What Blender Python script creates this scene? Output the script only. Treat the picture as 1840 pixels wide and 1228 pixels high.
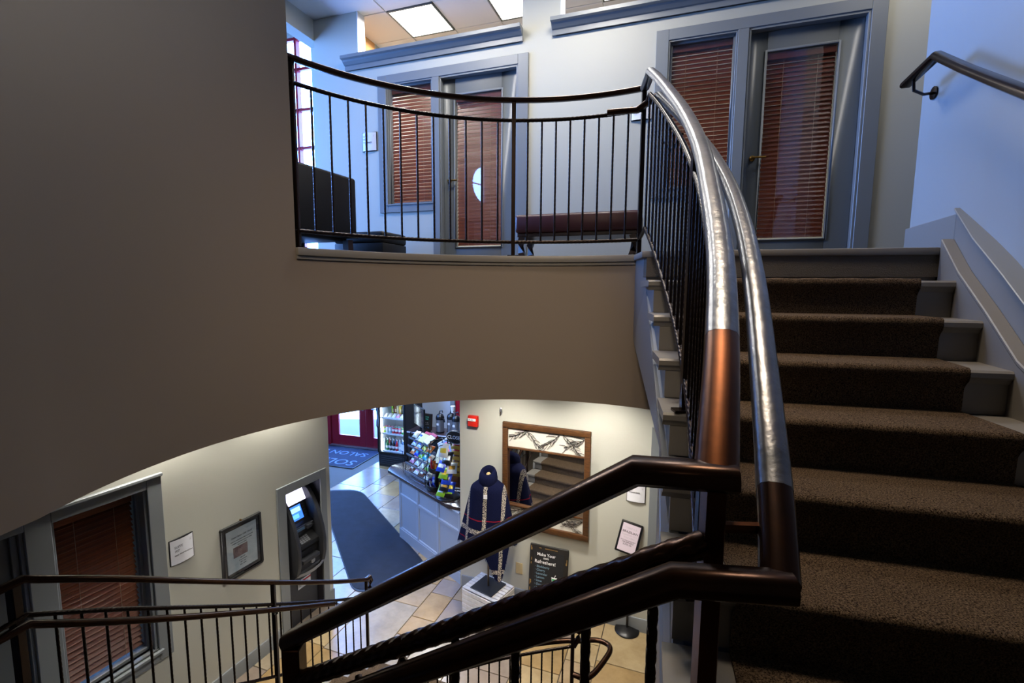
import bpy, bmesh, math, random
from math import sin, cos, pi, radians as R, sqrt, atan2
from mathutils import Vector, Matrix
random.seed(7)
SC = bpy.context.scene
COL = SC.collection
for o in list(bpy.data.objects): bpy.data.objects.remove(o)

# ------------------------------------------------------------------ camera
EYE = 3.8
cd = bpy.data.cameras.new('camera'); cd.sensor_width = 36; cd.lens = 36*850/1840
cd.clip_start = 0.05; cd.clip_end = 200
cam = bpy.data.objects.new('camera', cd); COL.objects.link(cam)
cam.matrix_world = (Matrix.Translation((0, 0, EYE)) @ Matrix.Rotation(R(90-6.3), 4, 'X') @ Matrix.Rotation(R(.4), 4, 'Z'))
SC.camera = cam
# ------------------------------------------------------------------ view, world
SC.view_settings.view_transform = 'Standard'; SC.view_settings.look = 'None'
SC.view_settings.gamma = 1; SC.view_settings.use_curve_mapping = False
SC.view_settings.exposure = 0.0
W = bpy.data.worlds.new('world'); SC.world = W; W.use_nodes = True
bgn = W.node_tree.nodes['Background']
bgn.inputs[0].default_value = (.17, .38, 1.0, 1); bgn.inputs[1].default_value = 40.0
SC.cycles.max_bounces = 8; SC.cycles.diffuse_bounces = 4; SC.cycles.glossy_bounces = 4
SC.cycles.transparent_max_bounces = 12; SC.cycles.sample_clamp_indirect = 4.0
SC.cycles.caustics_reflective = False; SC.cycles.caustics_refractive = False

def light(name, kind, loc, energy, color=(1, 1, 1), size=.3, size_y=None, aim=None, spot=None, portal=False, blend=.6):
    l = bpy.data.lights.new(name, kind); l.energy = energy; l.color = color
    if kind == 'AREA':
        l.size = size
        if size_y: l.shape = 'RECTANGLE'; l.size_y = size_y
        if portal: l.cycles.is_portal = True
    else:
        l.shadow_soft_size = size
    if spot: l.spot_size = R(spot); l.spot_blend = blend
    o = bpy.data.objects.new(name, l); COL.objects.link(o); o.location = loc
    if aim is not None:
        d = Vector(aim)-Vector(loc); o.rotation_euler = d.to_track_quat('-Z', 'Y').to_euler()
    return o
WARM = (1.0, .80, .58); NEUT = (1.0, .945, .85); DAY = (.18, .42, 1.0)
# portals of the windows (they only guide the sky's own light)
light('portal_entrance', 'AREA', (-3.35, 10.80, 1.2), 1, size=3.6, size_y=2.2, aim=(-3.35-.29, 10.80-.96, 1.2), portal=True)
light('portal_tower_window', 'AREA', (-4.5, 11.15, 6.6), 1, size=2.0, size_y=6.4, aim=(-4.8, 10.2, 6.6), portal=True)
light('portal_side_window', 'AREA', (-6.95, 6.5, 5.9), 1, size=5.0, size_y=4.2, aim=(-5, 6.5, 5.9), portal=True)
# lower ceiling downlights
for (x, y, e, tx, ty) in ((-.25, 4.75, 150, -.1, 5.15), (.75, 4.45, 150, .9, 4.85), (-2.35, 4.7, 140, -2.7, 4.85), (-2.75, 3.7, 110, -3.1, 3.8), (.3, 3.75, 90, .4, 3.8), (-1.35, 3.45, 130, -1.4, 3.2)):
    light('downlight', 'SPOT', (x, y, 2.97), e, NEUT, .06, aim=(tx, ty, 0), spot=125, blend=.8)
light('coffee_fill', 'AREA', (-1.2, 9.2, 2.95), 34, (.72, .84, 1), .5, .5, aim=(-1.2, 9.2, 0))  # added fill without a fixture, lifts the wall behind the coffee cart
light('counter_fill', 'AREA', (-1.3, 7.6, 2.95), 60, (.75, .85, 1), .6, .6, aim=(-1.3, 7.6, 0))  # added fill, no lamp hangs here; brightens the area behind the counter
# upper ceiling troffers are emissive panels further down; office behind the upper wall and lobby
light('lobby_troffer', 'AREA', (.45, 4.0, 7.0), 46, NEUT, .6, .6, aim=(.45, 4.0, 0))
light('lobby_troffer', 'AREA', (-.9, 4.4, 7.0), 44, NEUT, .6, .6, aim=(-.9, 4.4, 0))
light('lobby_troffer', 'AREA', (3.1, 3.5, 7.0), 15, NEUT, .6, .6, aim=(3.1, 3.5, 0))
light('office_troffer', 'AREA', (-1.1, 6.35, 6.98), 190, NEUT, .6, .6, aim=(-1.1, 6.35, 0))
light('office_troffer', 'AREA', (1.2, 5.9, 6.98), 130, NEUT, .6, .6, aim=(1.2, 5.9, 0))
sl0 = light('stair_troffer', 'AREA', (.75, 2.0, 7.0), 22, WARM, .6, .6, aim=(.75, 2.0, 0)); sl0.data.spread = R(75)
light('fascia_fill', 'SPOT', (-1.0, -1.7, 6.6), 600, WARM, .3, aim=(-.35, 3.3, 3.2), spot=40, blend=1.0)  # added fill spot, not a fixture; narrow cone brightens the curved band only

# ------------------------------------------------------------------ materials
def lin(h):
    h = h.lstrip('#'); r = []
    for i in (0, 2, 4):
        v = int(h[i:i+2], 16)/255; r.append(v/12.92 if v <= .04045 else ((v+.055)/1.055)**2.4)
    return tuple(r)+(1,)
MATS = {}
def mat(name, col, rough=.5, metal=0., bump=0., bscale=60., var=None, vscale=5., emit=None, estr=0., spec=None, coat=0., stretch=None, bdist=.01, detail=4):
    if name in MATS: return MATS[name]
    m = bpy.data.materials.new(name); m.use_nodes = True; nt = m.node_tree
    p = nt.nodes['Principled BSDF']
    c = lin(col) if isinstance(col, str) else tuple(col)+((1,) if len(col) == 3 else ())
    p.inputs['Base Color'].default_value = c; p.inputs['Roughness'].default_value = rough; p.inputs['Metallic'].default_value = metal
    if spec is not None: p.inputs['Specular IOR Level'].default_value = spec
    if coat: p.inputs['Coat Weight'].default_value = coat
    if emit: p.inputs['Emission Color'].default_value = lin(emit) if isinstance(emit, str) else tuple(emit)+(1,); p.inputs['Emission Strength'].default_value = estr
    if var or bump:
        tc = nt.nodes.new('ShaderNodeTexCoord'); mp = nt.nodes.new('ShaderNodeMapping')
        nt.links.new(tc.outputs['Object'], mp.inputs[0])
        if stretch: mp.inputs['Scale'].default_value = stretch
    if var:
        n = nt.nodes.new('ShaderNodeTexNoise'); n.inputs['Scale'].default_value = vscale; n.inputs['Detail'].default_value = detail; n.inputs['Roughness'].default_value = .65
        nt.links.new(mp.outputs[0], n.inputs['Vector'])
        mx = nt.nodes.new('ShaderNodeMix'); mx.data_type = 'RGBA'
        cr = nt.nodes.new('ShaderNodeMapRange'); cr.inputs[1].default_value = .35; cr.inputs[2].default_value = .65
        nt.links.new(n.outputs['Fac'], cr.inputs[0]); nt.links.new(cr.outputs[0], mx.inputs[0])
        mx.inputs[6].default_value = c; mx.inputs[7].default_value = lin(var) if isinstance(var, str) else tuple(var)+(1,)
        nt.links.new(mx.outputs[2], p.inputs['Base Color'])
    if bump:
        n2 = nt.nodes.new('ShaderNodeTexNoise'); n2.inputs['Scale'].default_value = bscale; n2.inputs['Detail'].default_value = 5
        nt.links.new(mp.outputs[0], n2.inputs['Vector'])
        b = nt.nodes.new('ShaderNodeBump'); b.inputs['Strength'].default_value = bump; b.inputs['Distance'].default_value = bdist
        nt.links.new(n2.outputs['Fac'], b.inputs['Height']); nt.links.new(b.outputs[0], p.inputs['Normal'])
    MATS[name] = m; return m
def glass_mat(name, tint=(1, 1, 1), refl=1.0):
    if name in MATS: return MATS[name]
    m = bpy.data.materials.new(name); m.use_nodes = True; nt = m.node_tree
    nt.nodes.remove(nt.nodes['Principled BSDF']); out = nt.nodes['Material Output']
    t = nt.nodes.new('ShaderNodeBsdfTransparent'); t.inputs[0].default_value = tuple(tint)+(1,)
    g = nt.nodes.new('ShaderNodeBsdfGlossy'); g.inputs['Roughness'].default_value = .02
    f = nt.nodes.new('ShaderNodeFresnel'); ge = nt.nodes.new('ShaderNodeNewGeometry')
    mr_ = nt.nodes.new('ShaderNodeMapRange'); mr_.inputs[3].default_value = 1.45; mr_.inputs[4].default_value = 1/1.45
    nt.links.new(ge.outputs['Backfacing'], mr_.inputs[0]); nt.links.new(mr_.outputs[0], f.inputs['IOR'])
    mu = nt.nodes.new('ShaderNodeMath'); mu.operation = 'MULTIPLY'; mu.inputs[1].default_value = refl; mu.use_clamp = True
    nt.links.new(f.outputs[0], mu.inputs[0])
    mx = nt.nodes.new('ShaderNodeMixShader'); nt.links.new(mu.outputs[0], mx.inputs[0])
    nt.links.new(t.outputs[0], mx.inputs[1]); nt.links.new(g.outputs[0], mx.inputs[2]); nt.links.new(mx.outputs[0], out.inputs[0])
    MATS[name] = m; return m

WALL = mat('wall_paint', '#b4b3a8', .6, bump=.25, bscale=9, bdist=.004)
WELL = mat('taupe_paint', '#7c7165', .62, bump=.3, bscale=7, bdist=.005)
BLUEW = mat('stair_wall_paint', '#8d979f', .55, bump=.15, bscale=9, bdist=.004)
ORANGE = mat('orange_wall_paint', '#c9965f', .6)
CEIL = mat('ceiling_tile', '#dcd8da', .8, bump=.5, bscale=160, bdist=.003)
TBAR = mat('white_metal_bar', '#dedede', .4)
TRIM = mat('grey_trim_paint', '#787c7f', .38)
TRIMD = mat('grey_door_paint', '#63686b', .36)
STEP = mat('stair_paint', '#77746f', .42, bump=.05, bscale=30)
WHITE = mat('white_paint', '#e8e8e8', .45)
METAL = mat('dark_bronze', '#241a16', .26, .75, bump=.08, bscale=60, bdist=.002)
METALB = mat('bronze_railing', '#2a1a13', .25, .8, var='#38210f', vscale=14, bump=.12, bscale=40, bdist=.002)
COPPER = mat('copper_bronze', '#54301a', .34, 1.0, var='#3a2214', vscale=9, stretch=(1, 1, .35), bump=.08, bscale=50, bdist=.002)
FILM = mat('clear_plastic_wrap', '#5f6266', .30, .85, bump=.5, bscale=26, bdist=.004, var='#6f7074', vscale=12)
BLACK = mat('black_plastic', '#141416', .35)
BLACKM = mat('matt_black', '#101012', .6)
GLASS = glass_mat('window_glass', (.94, .96, .97), 1.0)
GLASSD = glass_mat('door_glass', (.92, .93, .95), 1.6)
RED = mat('red_frame_paint', '#8f1020', .35)
WOODS = mat('blind_slat_wood', '#7a3a24', .32, var='#5f2a18', vscale=8, stretch=(.15, 4, 4))
WOODT = mat('blind_slat_brown', '#8a4214', .4, var='#642c0a', vscale=8, stretch=(.15, 4, 4))
CORD = mat('blind_cord', '#a08468', .7)
BRASS = mat('brass_lever', '#8a6a34', .3, 1.0)
STEEL = mat('steel', '#b4b4b8', .38, .9)
DGRAY = mat('dark_grey_metal', '#33353a', .4, .4)
MIRROR = mat('mirror_silver', '#f0f0f0', .015, 1.0)
CARPET = mat('stair_carpet', '#20150f', .95, bump=1.0, bscale=420, bdist=.012, var='#84705a', vscale=230, spec=.1, detail=2)
LEATH = mat('black_leather', '#09090b', .5, spec=.3, bump=.25, bscale=120, bdist=.002)
BURG = mat('burgundy_leather', '#3c1216', .38, bump=.25, bscale=120, bdist=.002)
DWOOD = mat('dark_wood', '#1d120e', .35, var='#2c1a12', vscale=10, stretch=(4, 4, .4))
FRAMEW = mat('mirror_frame_wood', '#3b2413', .4, var='#5b3a1c', vscale=12, stretch=(1, 6, 6))
CREAM = mat('cream_panel', '#c9c5ba', .55, bump=.2, bscale=30)
PAPER = mat('white_paper', '#dedee4', .6)
INK = mat('black_ink', '#1a1a1c', .7)
GREYI = mat('pale_grey_ink', '#b9b2b8', .7)
CHALKW = mat('white_chalk', '#e6e6e6', .8)
CHALKB = mat('blue_chalk', '#6f8a9c', .8)
CHALKT = mat('teal_chalk', '#3fb4a4', .8)
GREEN = mat('green_chalk', '#2f9a58', .7)
LAMP = mat('lamp_diffuser', '#ffffff', .5, emit=(1, .96, .9), estr=7.0)
COUNTERP = mat('counter_paint', '#8c9299', .4)
GRANITE = mat('dark_countertop', '#2b211f', .18, var='#3d302c', vscale=60)
MATRUB = mat('blue_mat_carpet', '#10151f', .95, bump=.6, bscale=260, bdist=.006, var='#161d2b', vscale=6)
MATEDGE = mat('mat_rubber', '#11141a', .6)
GROUT = mat('floor_grout', '#4a4238', .8)
TILEM = [mat('stone_tile_%s' % n, a, .24, var=b, vscale=3.5, bump=.12, bscale=12, bdist=.003) for n, a, b in (
    ('tan', '#a08a6a', '#8b7658'), ('ochre', '#a0855a', '#8b724c'), ('beige', '#9d907a', '#897c68'), ('slate', '#7f7266', '#8a7c6f'), ('mauve', '#8c7e71', '#7b6e62'), ('sand', '#aa9672', '#95805d'))]

# ------------------------------------------------------------------ mesh helpers
class MB:
    def __init__(s): s.v = []; s.f = []
    def add(s, vs, fs):
        b = len(s.v); s.v += [tuple(v) for v in vs]; s.f += [tuple(i+b for i in f) for f in fs]; return s
    def box(s, x0, x1, y0, y1, z0, z1):
        return s.hexa([(x0, y0, z0), (x1, y0, z0), (x1, y1, z0), (x0, y1, z0), (x0, y0, z1), (x1, y0, z1), (x1, y1, z1), (x0, y1, z1)])
    def hexa(s, p): return s.add(p, [(0, 3, 2, 1), (4, 5, 6, 7), (0, 1, 5, 4), (1, 2, 6, 5), (2, 3, 7, 6), (3, 0, 4, 7)])
    def prism(s, poly, a, b, axis='z'):
        n = len(poly)
        def P(u, v, w): return (u, v, w) if axis == 'z' else ((w, u, v) if axis == 'x' else (u, w, v))
        return s.add([P(u, v, a) for u, v in poly]+[P(u, v, b) for u, v in poly],
                     [tuple(range(n))[::-1], tuple(range(n, 2*n))]+[(i, (i+1) % n, n+(i+1) % n, n+i) for i in range(n)])
    def sweep(s, pts, prof, twist=0., cap=True, up=(0, 0, 1), closed=False):
        pts = [Vector(p) for p in pts]; n = len(pts); k = len(prof); vs = []; L = 0; ps = None
        for i, p in enumerate(pts):
            a = (pts[i]-pts[i-1]).normalized() if (i > 0 or closed) else None
            b = (pts[(i+1) % n]-pts[i]).normalized() if (i < n-1 or closed) else None
            if a is None: a = b
            if b is None: b = a
            t = (a+b); t = t.normalized() if t.length > 1e-6 else a
            sc = 1/max(.4, t.dot(a))
            u0 = Vector(up)
            side = t.cross(u0)
            if side.length < .02: side = ps if ps is not None else t.cross(Vector((0, 1, 0)))
            side = (side-t*side.dot(t)).normalized(); ps = side
            upv = side.cross(t)
            # mitre: stretch along the bend direction
            bd = (b-a); bd = bd-t*bd.dot(t)
            bd = bd.normalized() if bd.length > 1e-4 else None
            if i > 0: L += (pts[i]-pts[i-1]).length
            an = twist*L; ca, sa = cos(an), sin(an)
            for (x, y) in prof:
                o = side*(x*ca-y*sa)+upv*(x*sa+y*ca)
                if bd is not None: o = o+bd*(o.dot(bd)*(sc-1))
                vs.append(p+o)
        fs = []
        for i in range(n if closed else n-1):
            j = (i+1) % n
            for q in range(k): fs.append((i*k+q, i*k+(q+1) % k, j*k+(q+1) % k, j*k+q))
        if cap and not closed: fs += [tuple(range(k))[::-1], tuple(range((n-1)*k, n*k))]
        return s.add(vs, fs)
    def tube(s, pts, r, n=8, cap=True): return s.sweep(pts, [(r*cos(2*pi*i/n), r*sin(2*pi*i/n)) for i in range(n)], cap=cap)
    def lathe(s, prof, n=20, c=(0, 0, 0), sx=1, sy=1):
        vs = []; m = len(prof)
        for i in range(n):
            a = 2*pi*i/n
            for (r, z) in prof: vs.append((c[0]+r*cos(a)*sx, c[1]+r*sin(a)*sy, c[2]+z))
        fs = [(i*m+j, ((i+1) % n)*m+j, ((i+1) % n)*m+j+1, i*m+j+1) for i in range(n) for j in range(m-1)]
        fs += [tuple(i*m for i in range(n))[::-1], tuple(i*m+m-1 for i in range(n))]
        return s.add(vs, fs)
    def xf(s, M): s.v = [tuple(M @ Vector(v)) for v in s.v]; return s
    def mesh(s, name, bevel=0., seg=1, smooth=30):
        me = bpy.data.meshes.new(name)
        bm = bmesh.new(); vs = [bm.verts.new(v) for v in s.v]
        for f in s.f:
            try: bm.faces.new([vs[i] for i in f])
            except ValueError: pass
        bmesh.ops.remove_doubles(bm, verts=bm.verts, dist=1e-5)
        bmesh.ops.recalc_face_normals(bm, faces=bm.faces)
        if bevel:
            es = [e for e in bm.edges if len(e.link_faces) == 2 and e.calc_face_angle(0) > R(35)]
            bmesh.ops.bevel(bm, geom=es, offset=bevel, segments=seg, affect='EDGES', profile=.5, clamp_overlap=True)
        bm.to_mesh(me); bm.free()
        if smooth:
            me.polygons.foreach_set('use_smooth', [True]*len(me.polygons)); me.set_sharp_from_angle(angle=R(smooth))
        return me
    def build(s, name, m, parent=None, bevel=0., seg=1, smooth=30, loc=None):
        me = s.mesh(name, bevel, seg, smooth); me.materials.append(m)
        return obj(name, me, parent, loc)
def obj(name, me, parent=None, loc=None, rot=None):
    o = bpy.data.objects.new(name, me); COL.objects.link(o)
    if parent is not None: o.parent = parent
    if loc is not None: o.location = loc
    if rot is not None: o.rotation_euler = rot
    return o
def tag(o, label=None, cat=None, group=None, kind=None):
    if label: o['label'] = label
    if cat: o['category'] = cat
    if group: o['group'] = group
    if kind: o['kind'] = kind
    return o
def thing(name, label, cat, loc=(0, 0, 0), rz=0., group=None):
    o = bpy.data.objects.new(name, None); COL.objects.link(o); o.location = loc; o.rotation_euler = (0, 0, R(rz)); o.empty_display_size = .1
    return tag(o, label, cat, group)
def struct(name, loc=(0, 0, 0), rz=0., label=None):
    o = bpy.data.objects.new(name, None); COL.objects.link(o); o.location = loc; o.rotation_euler = (0, 0, R(rz)); o.empty_display_size = .1
    return tag(o, label, None, None, 'structure')
def on(P, ang, s, y=0., z=0.):
    a = R(ang); return (P[0]+s*cos(a)-y*sin(a), P[1]+s*sin(a)+y*cos(a), z)
def B(*a): return MB().box(*a)
def txt(name, body, size, parent, loc, rot, m, align='LEFT', shear=0., ex=.0006, bold=0.):
    cu = bpy.data.curves.new(name, 'FONT'); cu.body = body; cu.size = size; cu.align_x = align; cu.extrude = ex; cu.shear = shear; cu.offset = bold
    cu.resolution_u = 3; cu.space_line = 1.0
    t = bpy.data.objects.new('tmp', cu); me = bpy.data.meshes.new_from_object(t); bpy.data.objects.remove(t); bpy.data.curves.remove(cu)
    me.name = name; me.materials.clear(); me.materials.append(m)
    return obj(name, me, parent, loc, rot)
def wall_cells(mb, s0, s1, z0, z1, y0, y1, holes):
    ss = sorted({s0, s1} | {h[i] for h in holes for i in (0, 1) if s0 < h[i] < s1})
    zs = sorted({z0, z1} | {h[i] for h in holes for i in (2, 3) if z0 < h[i] < z1})
    for a, b in zip(ss, ss[1:]):
        run = None
        for c, d in list(zip(zs, zs[1:]))+[(None, None)]:
            solid = c is not None and not any(h[0]-1e-6 <= a and b <= h[1]+1e-6 and h[2]-1e-6 <= c and d <= h[3]+1e-6 for h in holes)
            if solid: run = [run[0] if run else c, d]
            elif run: mb.box(a, b, y0, y1, run[0], run[1]); run = None
    return mb
def crom(pts, n=8):
    pts = [Vector(p) for p in pts]; P = [pts[0]*2-pts[1]]+pts+[pts[-1]*2-pts[-2]]; out = []
    for i in range(1, len(P)-2):
        for k in range(n):
            t = k/n; a, b, c, d = P[i-1:i+3]
            out.append(.5*((2*b)+(-a+c)*t+(2*a-5*b+4*c-d)*t*t+(-a+3*b-3*c+d)*t**3))
    out.append(pts[-1]); return out
def resample(pts, step):
    out = [pts[0]]; acc = 0
    for a, b in zip(pts, pts[1:]):
        L = (b-a).length; d = step-acc
        while d <= L: out.append(a.lerp(b, d/L)); d += step
        acc = L-(d-step)
    return out

# frames of the building: (point, direction)
PA, AA = (0., 5.3), -19      # upper office wall
PM, AM = (-.64, 5.72), -21   # lower mirror wall
PB, AB = (-2.16, 5.44), 67   # lower wall with the cash machine
PX, AX = (-4.44, 11.21), -17 # entrance wall
CX, CY, RW = .02, 1.73, 1.66 # stairwell circle
H = 4.03; CEILZ = 7.03; LOWC = 3.0

# ================================================================== SHELL
fl = struct('floor')
B(-8, 6.5, -2.6, 13.5, -.12, -.010).build('grout_bed', GROUT, fl)
# stone tiles laid in staggered rows along the building axis
def tiles():
    ax = R(70); u = Vector((cos(ax), sin(ax))); v = Vector((sin(ax), -cos(ax)))
    rnd = random.Random(3); widths = [.61, .305, .46, .61, .46, .305]; n = 0; w0 = -6.2; k = 0; cache = {}
    while w0 < 6.5:
        w = widths[k % len(widths)]; k += 1; l0 = .2+rnd.random()*.5
        while l0 < 12.5:
            l = rnd.choice([.305, .46, .61, .61, .92]) if w > .4 else rnd.choice([.305, .46, .61])
            c = u*(l0+l/2)+v*(w0+w/2); x, y = c
            y_m = PM[1]+(x-PM[0])*math.tan(R(AM))
            y_x = PX[1]+(x-PX[0])*math.tan(R(AX))
            xb = PB[0]+(y-PB[1])/math.tan(R(AB))
            vis = (3.3 < y < y_x-.2) and x < 2.3 and x > -5.2 and not (x > -.5 and y > y_m+.25) and not (x < xb-.3 and y < 5.6) and y > 3.4+.3*abs(x+1) and not (x > -1.0 and y > 6.6 and x > -2.0+.0*(y))
            if y > 7.3 and x > -1.75: vis = False
            if vis and n < 300:
                key = (round(w, 3), l, rnd.randrange(6))
                if key not in cache:
                    g = .004
                    cache[key] = B(-l/2+g, l/2-g, -w/2+g, w/2-g, -.011, 0).mesh('tile', .003); cache[key].materials.append(TILEM[key[2]])
                obj('tile', cache[key], fl, (x, y, rnd.uniform(-.0006, .0006)), (0, 0, ax)); n += 1
            l0 += l
        w0 += w
tiles()

# outer shell of the building
wl = struct('wall_left', (-7, 0, 0))
m = MB(); wall_cells(m, -2.6, 13.2, 0, 10.8, 0, .2, [(3.9, 9.1, 3.8, 8.0), (-2.15, -1.55, 6.5, 7.7)]); m.xf(Matrix(((0, -1, 0, 0), (1, 0, 0, 0), (0, 0, 1, 0), (0, 0, 0, 1))))
m.build('shell', WALL, wl, smooth=0)
w7 = struct('window_7', (-7.0, -2.15, 7.1))
for sg in (-1, 1):      # spandrels closing the corners round the half round window
    n_ = 10; ar = [(.6*cos(pi/2*i/n_), sg*.6*sin(pi/2*i/n_)) for i in range(n_+1)]
    MB().prism([(.6, 0)]+ar[1:]+[(.6, sg*.6)], -.2, 0, 'x').build('spandrel', WALL, w7, smooth=0)
MB().sweep([(-.05, .58*cos(a_), .58*sin(a_)) for a_ in [pi*(i/24-.5) for i in range(25)]], [(-.03, -.02), (.03, -.02), (.03, .02), (-.03, .02)], up=(1, 0, 0)).build('frame', WHITE, w7)
B(-.08, -.03, 0, .6, -.02, .02).build('mullion', WHITE, w7); B(-.08, -.03, .07, .10, -.58, .58).build('mullion', WHITE, w7); B(-.08, -.03, 0, .03, -.6, .6).build('mullion', WHITE, w7)
w2 = struct('window_2', (-7.0, 3.9, 3.8))
for i in range(6):
    y = i*1.0+.0; B(-.12, -.04, y-.03+.1*(i == 0), y+.05, 0, 4.2).build('mullion', RED, w2)
for z in (0, 1.4, 2.8, 4.14): B(-.12, -.04, 0, 5.2, z, z+.06).build('mullion', RED, w2)
B(-.085, -.08, 0, 5.2, 0, 4.2).build('pane', GLASS, w2, smooth=0)
wr = struct('wall_rear'); B(-7, 6.5, -2.75, -2.6, 0, 10.8).build('shell', WELL, wr, smooth=0)
wq = struct('wall_far_right'); B(6.5, 6.65, -2.75, 9, 0, 10.8).build('shell', WALL, wq, smooth=0)
rf = struct('roof'); B(-7.3, 6.7, -2.8, 13.6, 10.8, 10.95).build('slab', WALL, rf, smooth=0)

# entrance wall with the red doors and the tall red window
we = struct('wall_entrance', (PX[0], PX[1], 0), AX)
wall_cells(MB(), -5, 12, 0, 10.8, .0, .25, [(-.80, 2.14, 0, 2.25), (-1.9, .56, 2.5, 9.46)]).build('shell', WALL, we, smooth=0)
gr = struct('ground')
m = MB(); m.add([(-40, 0.3, -.05), (40, .3, -.05), (40, 60, -.05), (-40, 60, -.05)], [(0, 1, 2, 3)]); m.xf(Matrix.Translation((PX[0], PX[1], 0)) @ Matrix.Rotation(R(AX), 4, 'Z')).build('snowy_ground', mat('snow', '#f2f4f8', .8), gr)
wn = struct('window_1', on(PX, AX, 0, .05, 0), AX)
for s in (-1.88, -1.22, -.62, -.035, .50):
    B(s, s+.06, 0, .12, 2.5, 9.46).build('mullion', RED, wn)
for z in (2.5, 3.4, 4.6, 5.8, 7.0, 7.85, 8.74, 9.40): B(-1.88, .56, .01, .11, z, z+.06).build('mullion', RED, wn)
B(-1.88, .56, .06, .066, 2.5, 9.46).build('pane', GLASS, wn, smooth=0)
# double red doors and side light
dr = struct('door_1', on(PX, AX, 0, .02, 0), AX, 'dark red double entrance doors with large glass panes')
def red_door(s0, s1, hinge):
    d = wall_cells(MB(), s0, s1, .015, 2.12, .04, .09, [(s0+.2, s1-.16, .26, 1.98)]).build('door_leaf', RED, dr, bevel=.004)
    B(s0+.2, s1-.16, .06, .068, .26, 1.98).build('pane', GLASS, d, smooth=0)
    MB().tube([(s0+.22, -.03, .98), (s1-.18, -.03, .98)], .018).build('push_bar', STEEL, d)
    return d
red_door(.035, .985, 0); d2 = red_door(.995, 1.945, 1)
MB().lathe([(.0, -.02), (.028, -.02), (.03, 0), (.02, .02), (0, .02)], 12).xf(Matrix.Translation((.93, .03, .93)) @ Matrix.Rotation(R(90), 4, 'X')).build('lock', STEEL, dr)
fr = MB(); fr.box(-.20, .03, 0, .14, 0, 2.25); fr.box(1.95, 2.14, 0, .14, 0, 2.25); fr.box(-.80, 2.14, 0, .14, 2.13, 2.25); fr.box(-.80, -.72, 0, .14, 0, 2.25); fr.box(-.72, -.2, 0, .14, 0, .05); fr.box(-.72, -.2, 0.02, .12, .8, .88)
fr.build('frame', RED, dr, bevel=.004)
B(-.72, -.2, .06, .068, .05, 2.13).build('pane', GLASS, dr, smooth=0)
B(.03, 1.95, -.05, .12, 0, .014).build('threshold', STEEL, dr)

# kitchen wall behind the counter (pale, with a red door in it)
wk = struct('wall_kitchen', on(PX, AX, 0, 0, 0), AX)
KX = on((-2.2, 10.45), -20, 0)
wk.location = KX; wk.rotation_euler = (0, 0, R(-20))
wall_cells(MB(), -.05, 5.0, 0, LOWC, 0, .12, [(1.02, 1.52, 0, 2.3)]).build('shell', mat('kitchen_paint', '#b3b8c2', .5), wk, smooth=0)
dk = struct('door_4', (KX[0], KX[1], 0), -20, 'plain red door behind the coffee urns')
B(1.03, 1.51, .02, .07, 0, 2.29).build('door_slab', RED, dk, bevel=.003); B(1.50, 1.62, -.02, .0, 0, 2.38).build('casing', TRIM, dk, bevel=.004); B(.92, 1.03, -.02, 0, 0, 2.38).build('casing', TRIM, dk, bevel=.004); B(.92, 1.62, -.02, 0, 2.29, 2.38).build('casing', TRIM, dk, bevel=.004)

# lower wall with the window, the cash machine niche
wb = struct('wall_atm', (PB[0], PB[1], 0), AB)
wall_cells(MB(), -7.5, -.012, 0, LOWC, 0, .24, [(-2.56, -1.965, .80, 2.185), (-3.62, -2.70, 0, 2.19), (-.655, -.175, 0, 1.605)]).build('shell', WALL, wb, smooth=0)
bb = struct('baseboard_left', (PB[0], PB[1], 0), AB)
for a, b in ((-1.81, -.77), (-2.70+.04, -2.66)):
    if b-a > .1: MB().prism([(0, 0), (-.018, 0), (-.018, .12), (-.010, .145), (0, .15)], a, b, 'x').build('board', TRIM, bb)
MB().prism([(0, 0), (-.018, 0), (-.018, .12), (-.010, .145), (0, .15)], -2.72, -1.815, 'x').build('board', TRIM, bb)
tr = struct('trim_1', (PB[0], PB[1], 0), AB, 'grey casing around the lower window and door')
for bx in ((-1.965, -1.855, .70, 2.265), (-2.70, -2.56, 0, 2.265), (-2.56, -1.965, 2.185, 2.265), (-3.74, -2.70, 2.19, 2.265), (-3.74, -3.62, 0, 2.19), (-2.56, -1.965, .70, .80)):
    B(bx[0], bx[1], -.022, 0, bx[2], bx[3]).build('casing', TRIM, tr, bevel=.004)
B(-3.74, -1.845, -.035, 0, 2.265, 2.29).build('cap', TRIM, tr, bevel=.004)
for k, (a, b) in enumerate(((-1.985, -1.965), (-2.56, -2.54))): B(a, b, 0.0, .09, .80, 2.185).build('jamb', TRIM, tr, bevel=.003)
MB().prism([(-.05, .78), (.1, .78), (.1, .80), (.03, .80), (.03, .812), (-.01, .812), (-.01, .80), (-.05, .80)], -2.58, -1.94, 'x').build('sill', TRIM, tr)
wn3 = struct('window_3', (PB[0], PB[1], 0), AB)
f = MB(); f.box(-2.54, -2.52, .07, .11, .81, 2.18); f.box(-2.005, -1.985, .07, .11, .81, 2.18); f.box(-2.54, -1.985, .07, .11, .80, .83); f.box(-2.54, -1.985, .07, .11, 2.155, 2.185); f.build('frame', TRIM, wn3, bevel=.003)
B(-2.52, -2.005, .085, .089, .83, 2.155).build('pane', glass_mat('lower_window_glass', (.95, .95, .95), .45), wn3, smooth=0)
d3 = struct('door_5', (PB[0], PB[1], 0), AB, 'dark grey door at the far left of the lower wall')
B(-3.60, -2.72, .06, .105, .01, 2.17).build('door_slab', TRIMD, d3, bevel=.003); B(-2.72, -2.70, 0, .1, 0, 2.19).build('jamb', TRIM, d3, bevel=.003)
B(-2.755, -2.72, .03, .06, 0, 2.17).build('stop', TRIM, d3, bevel=.003)

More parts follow.
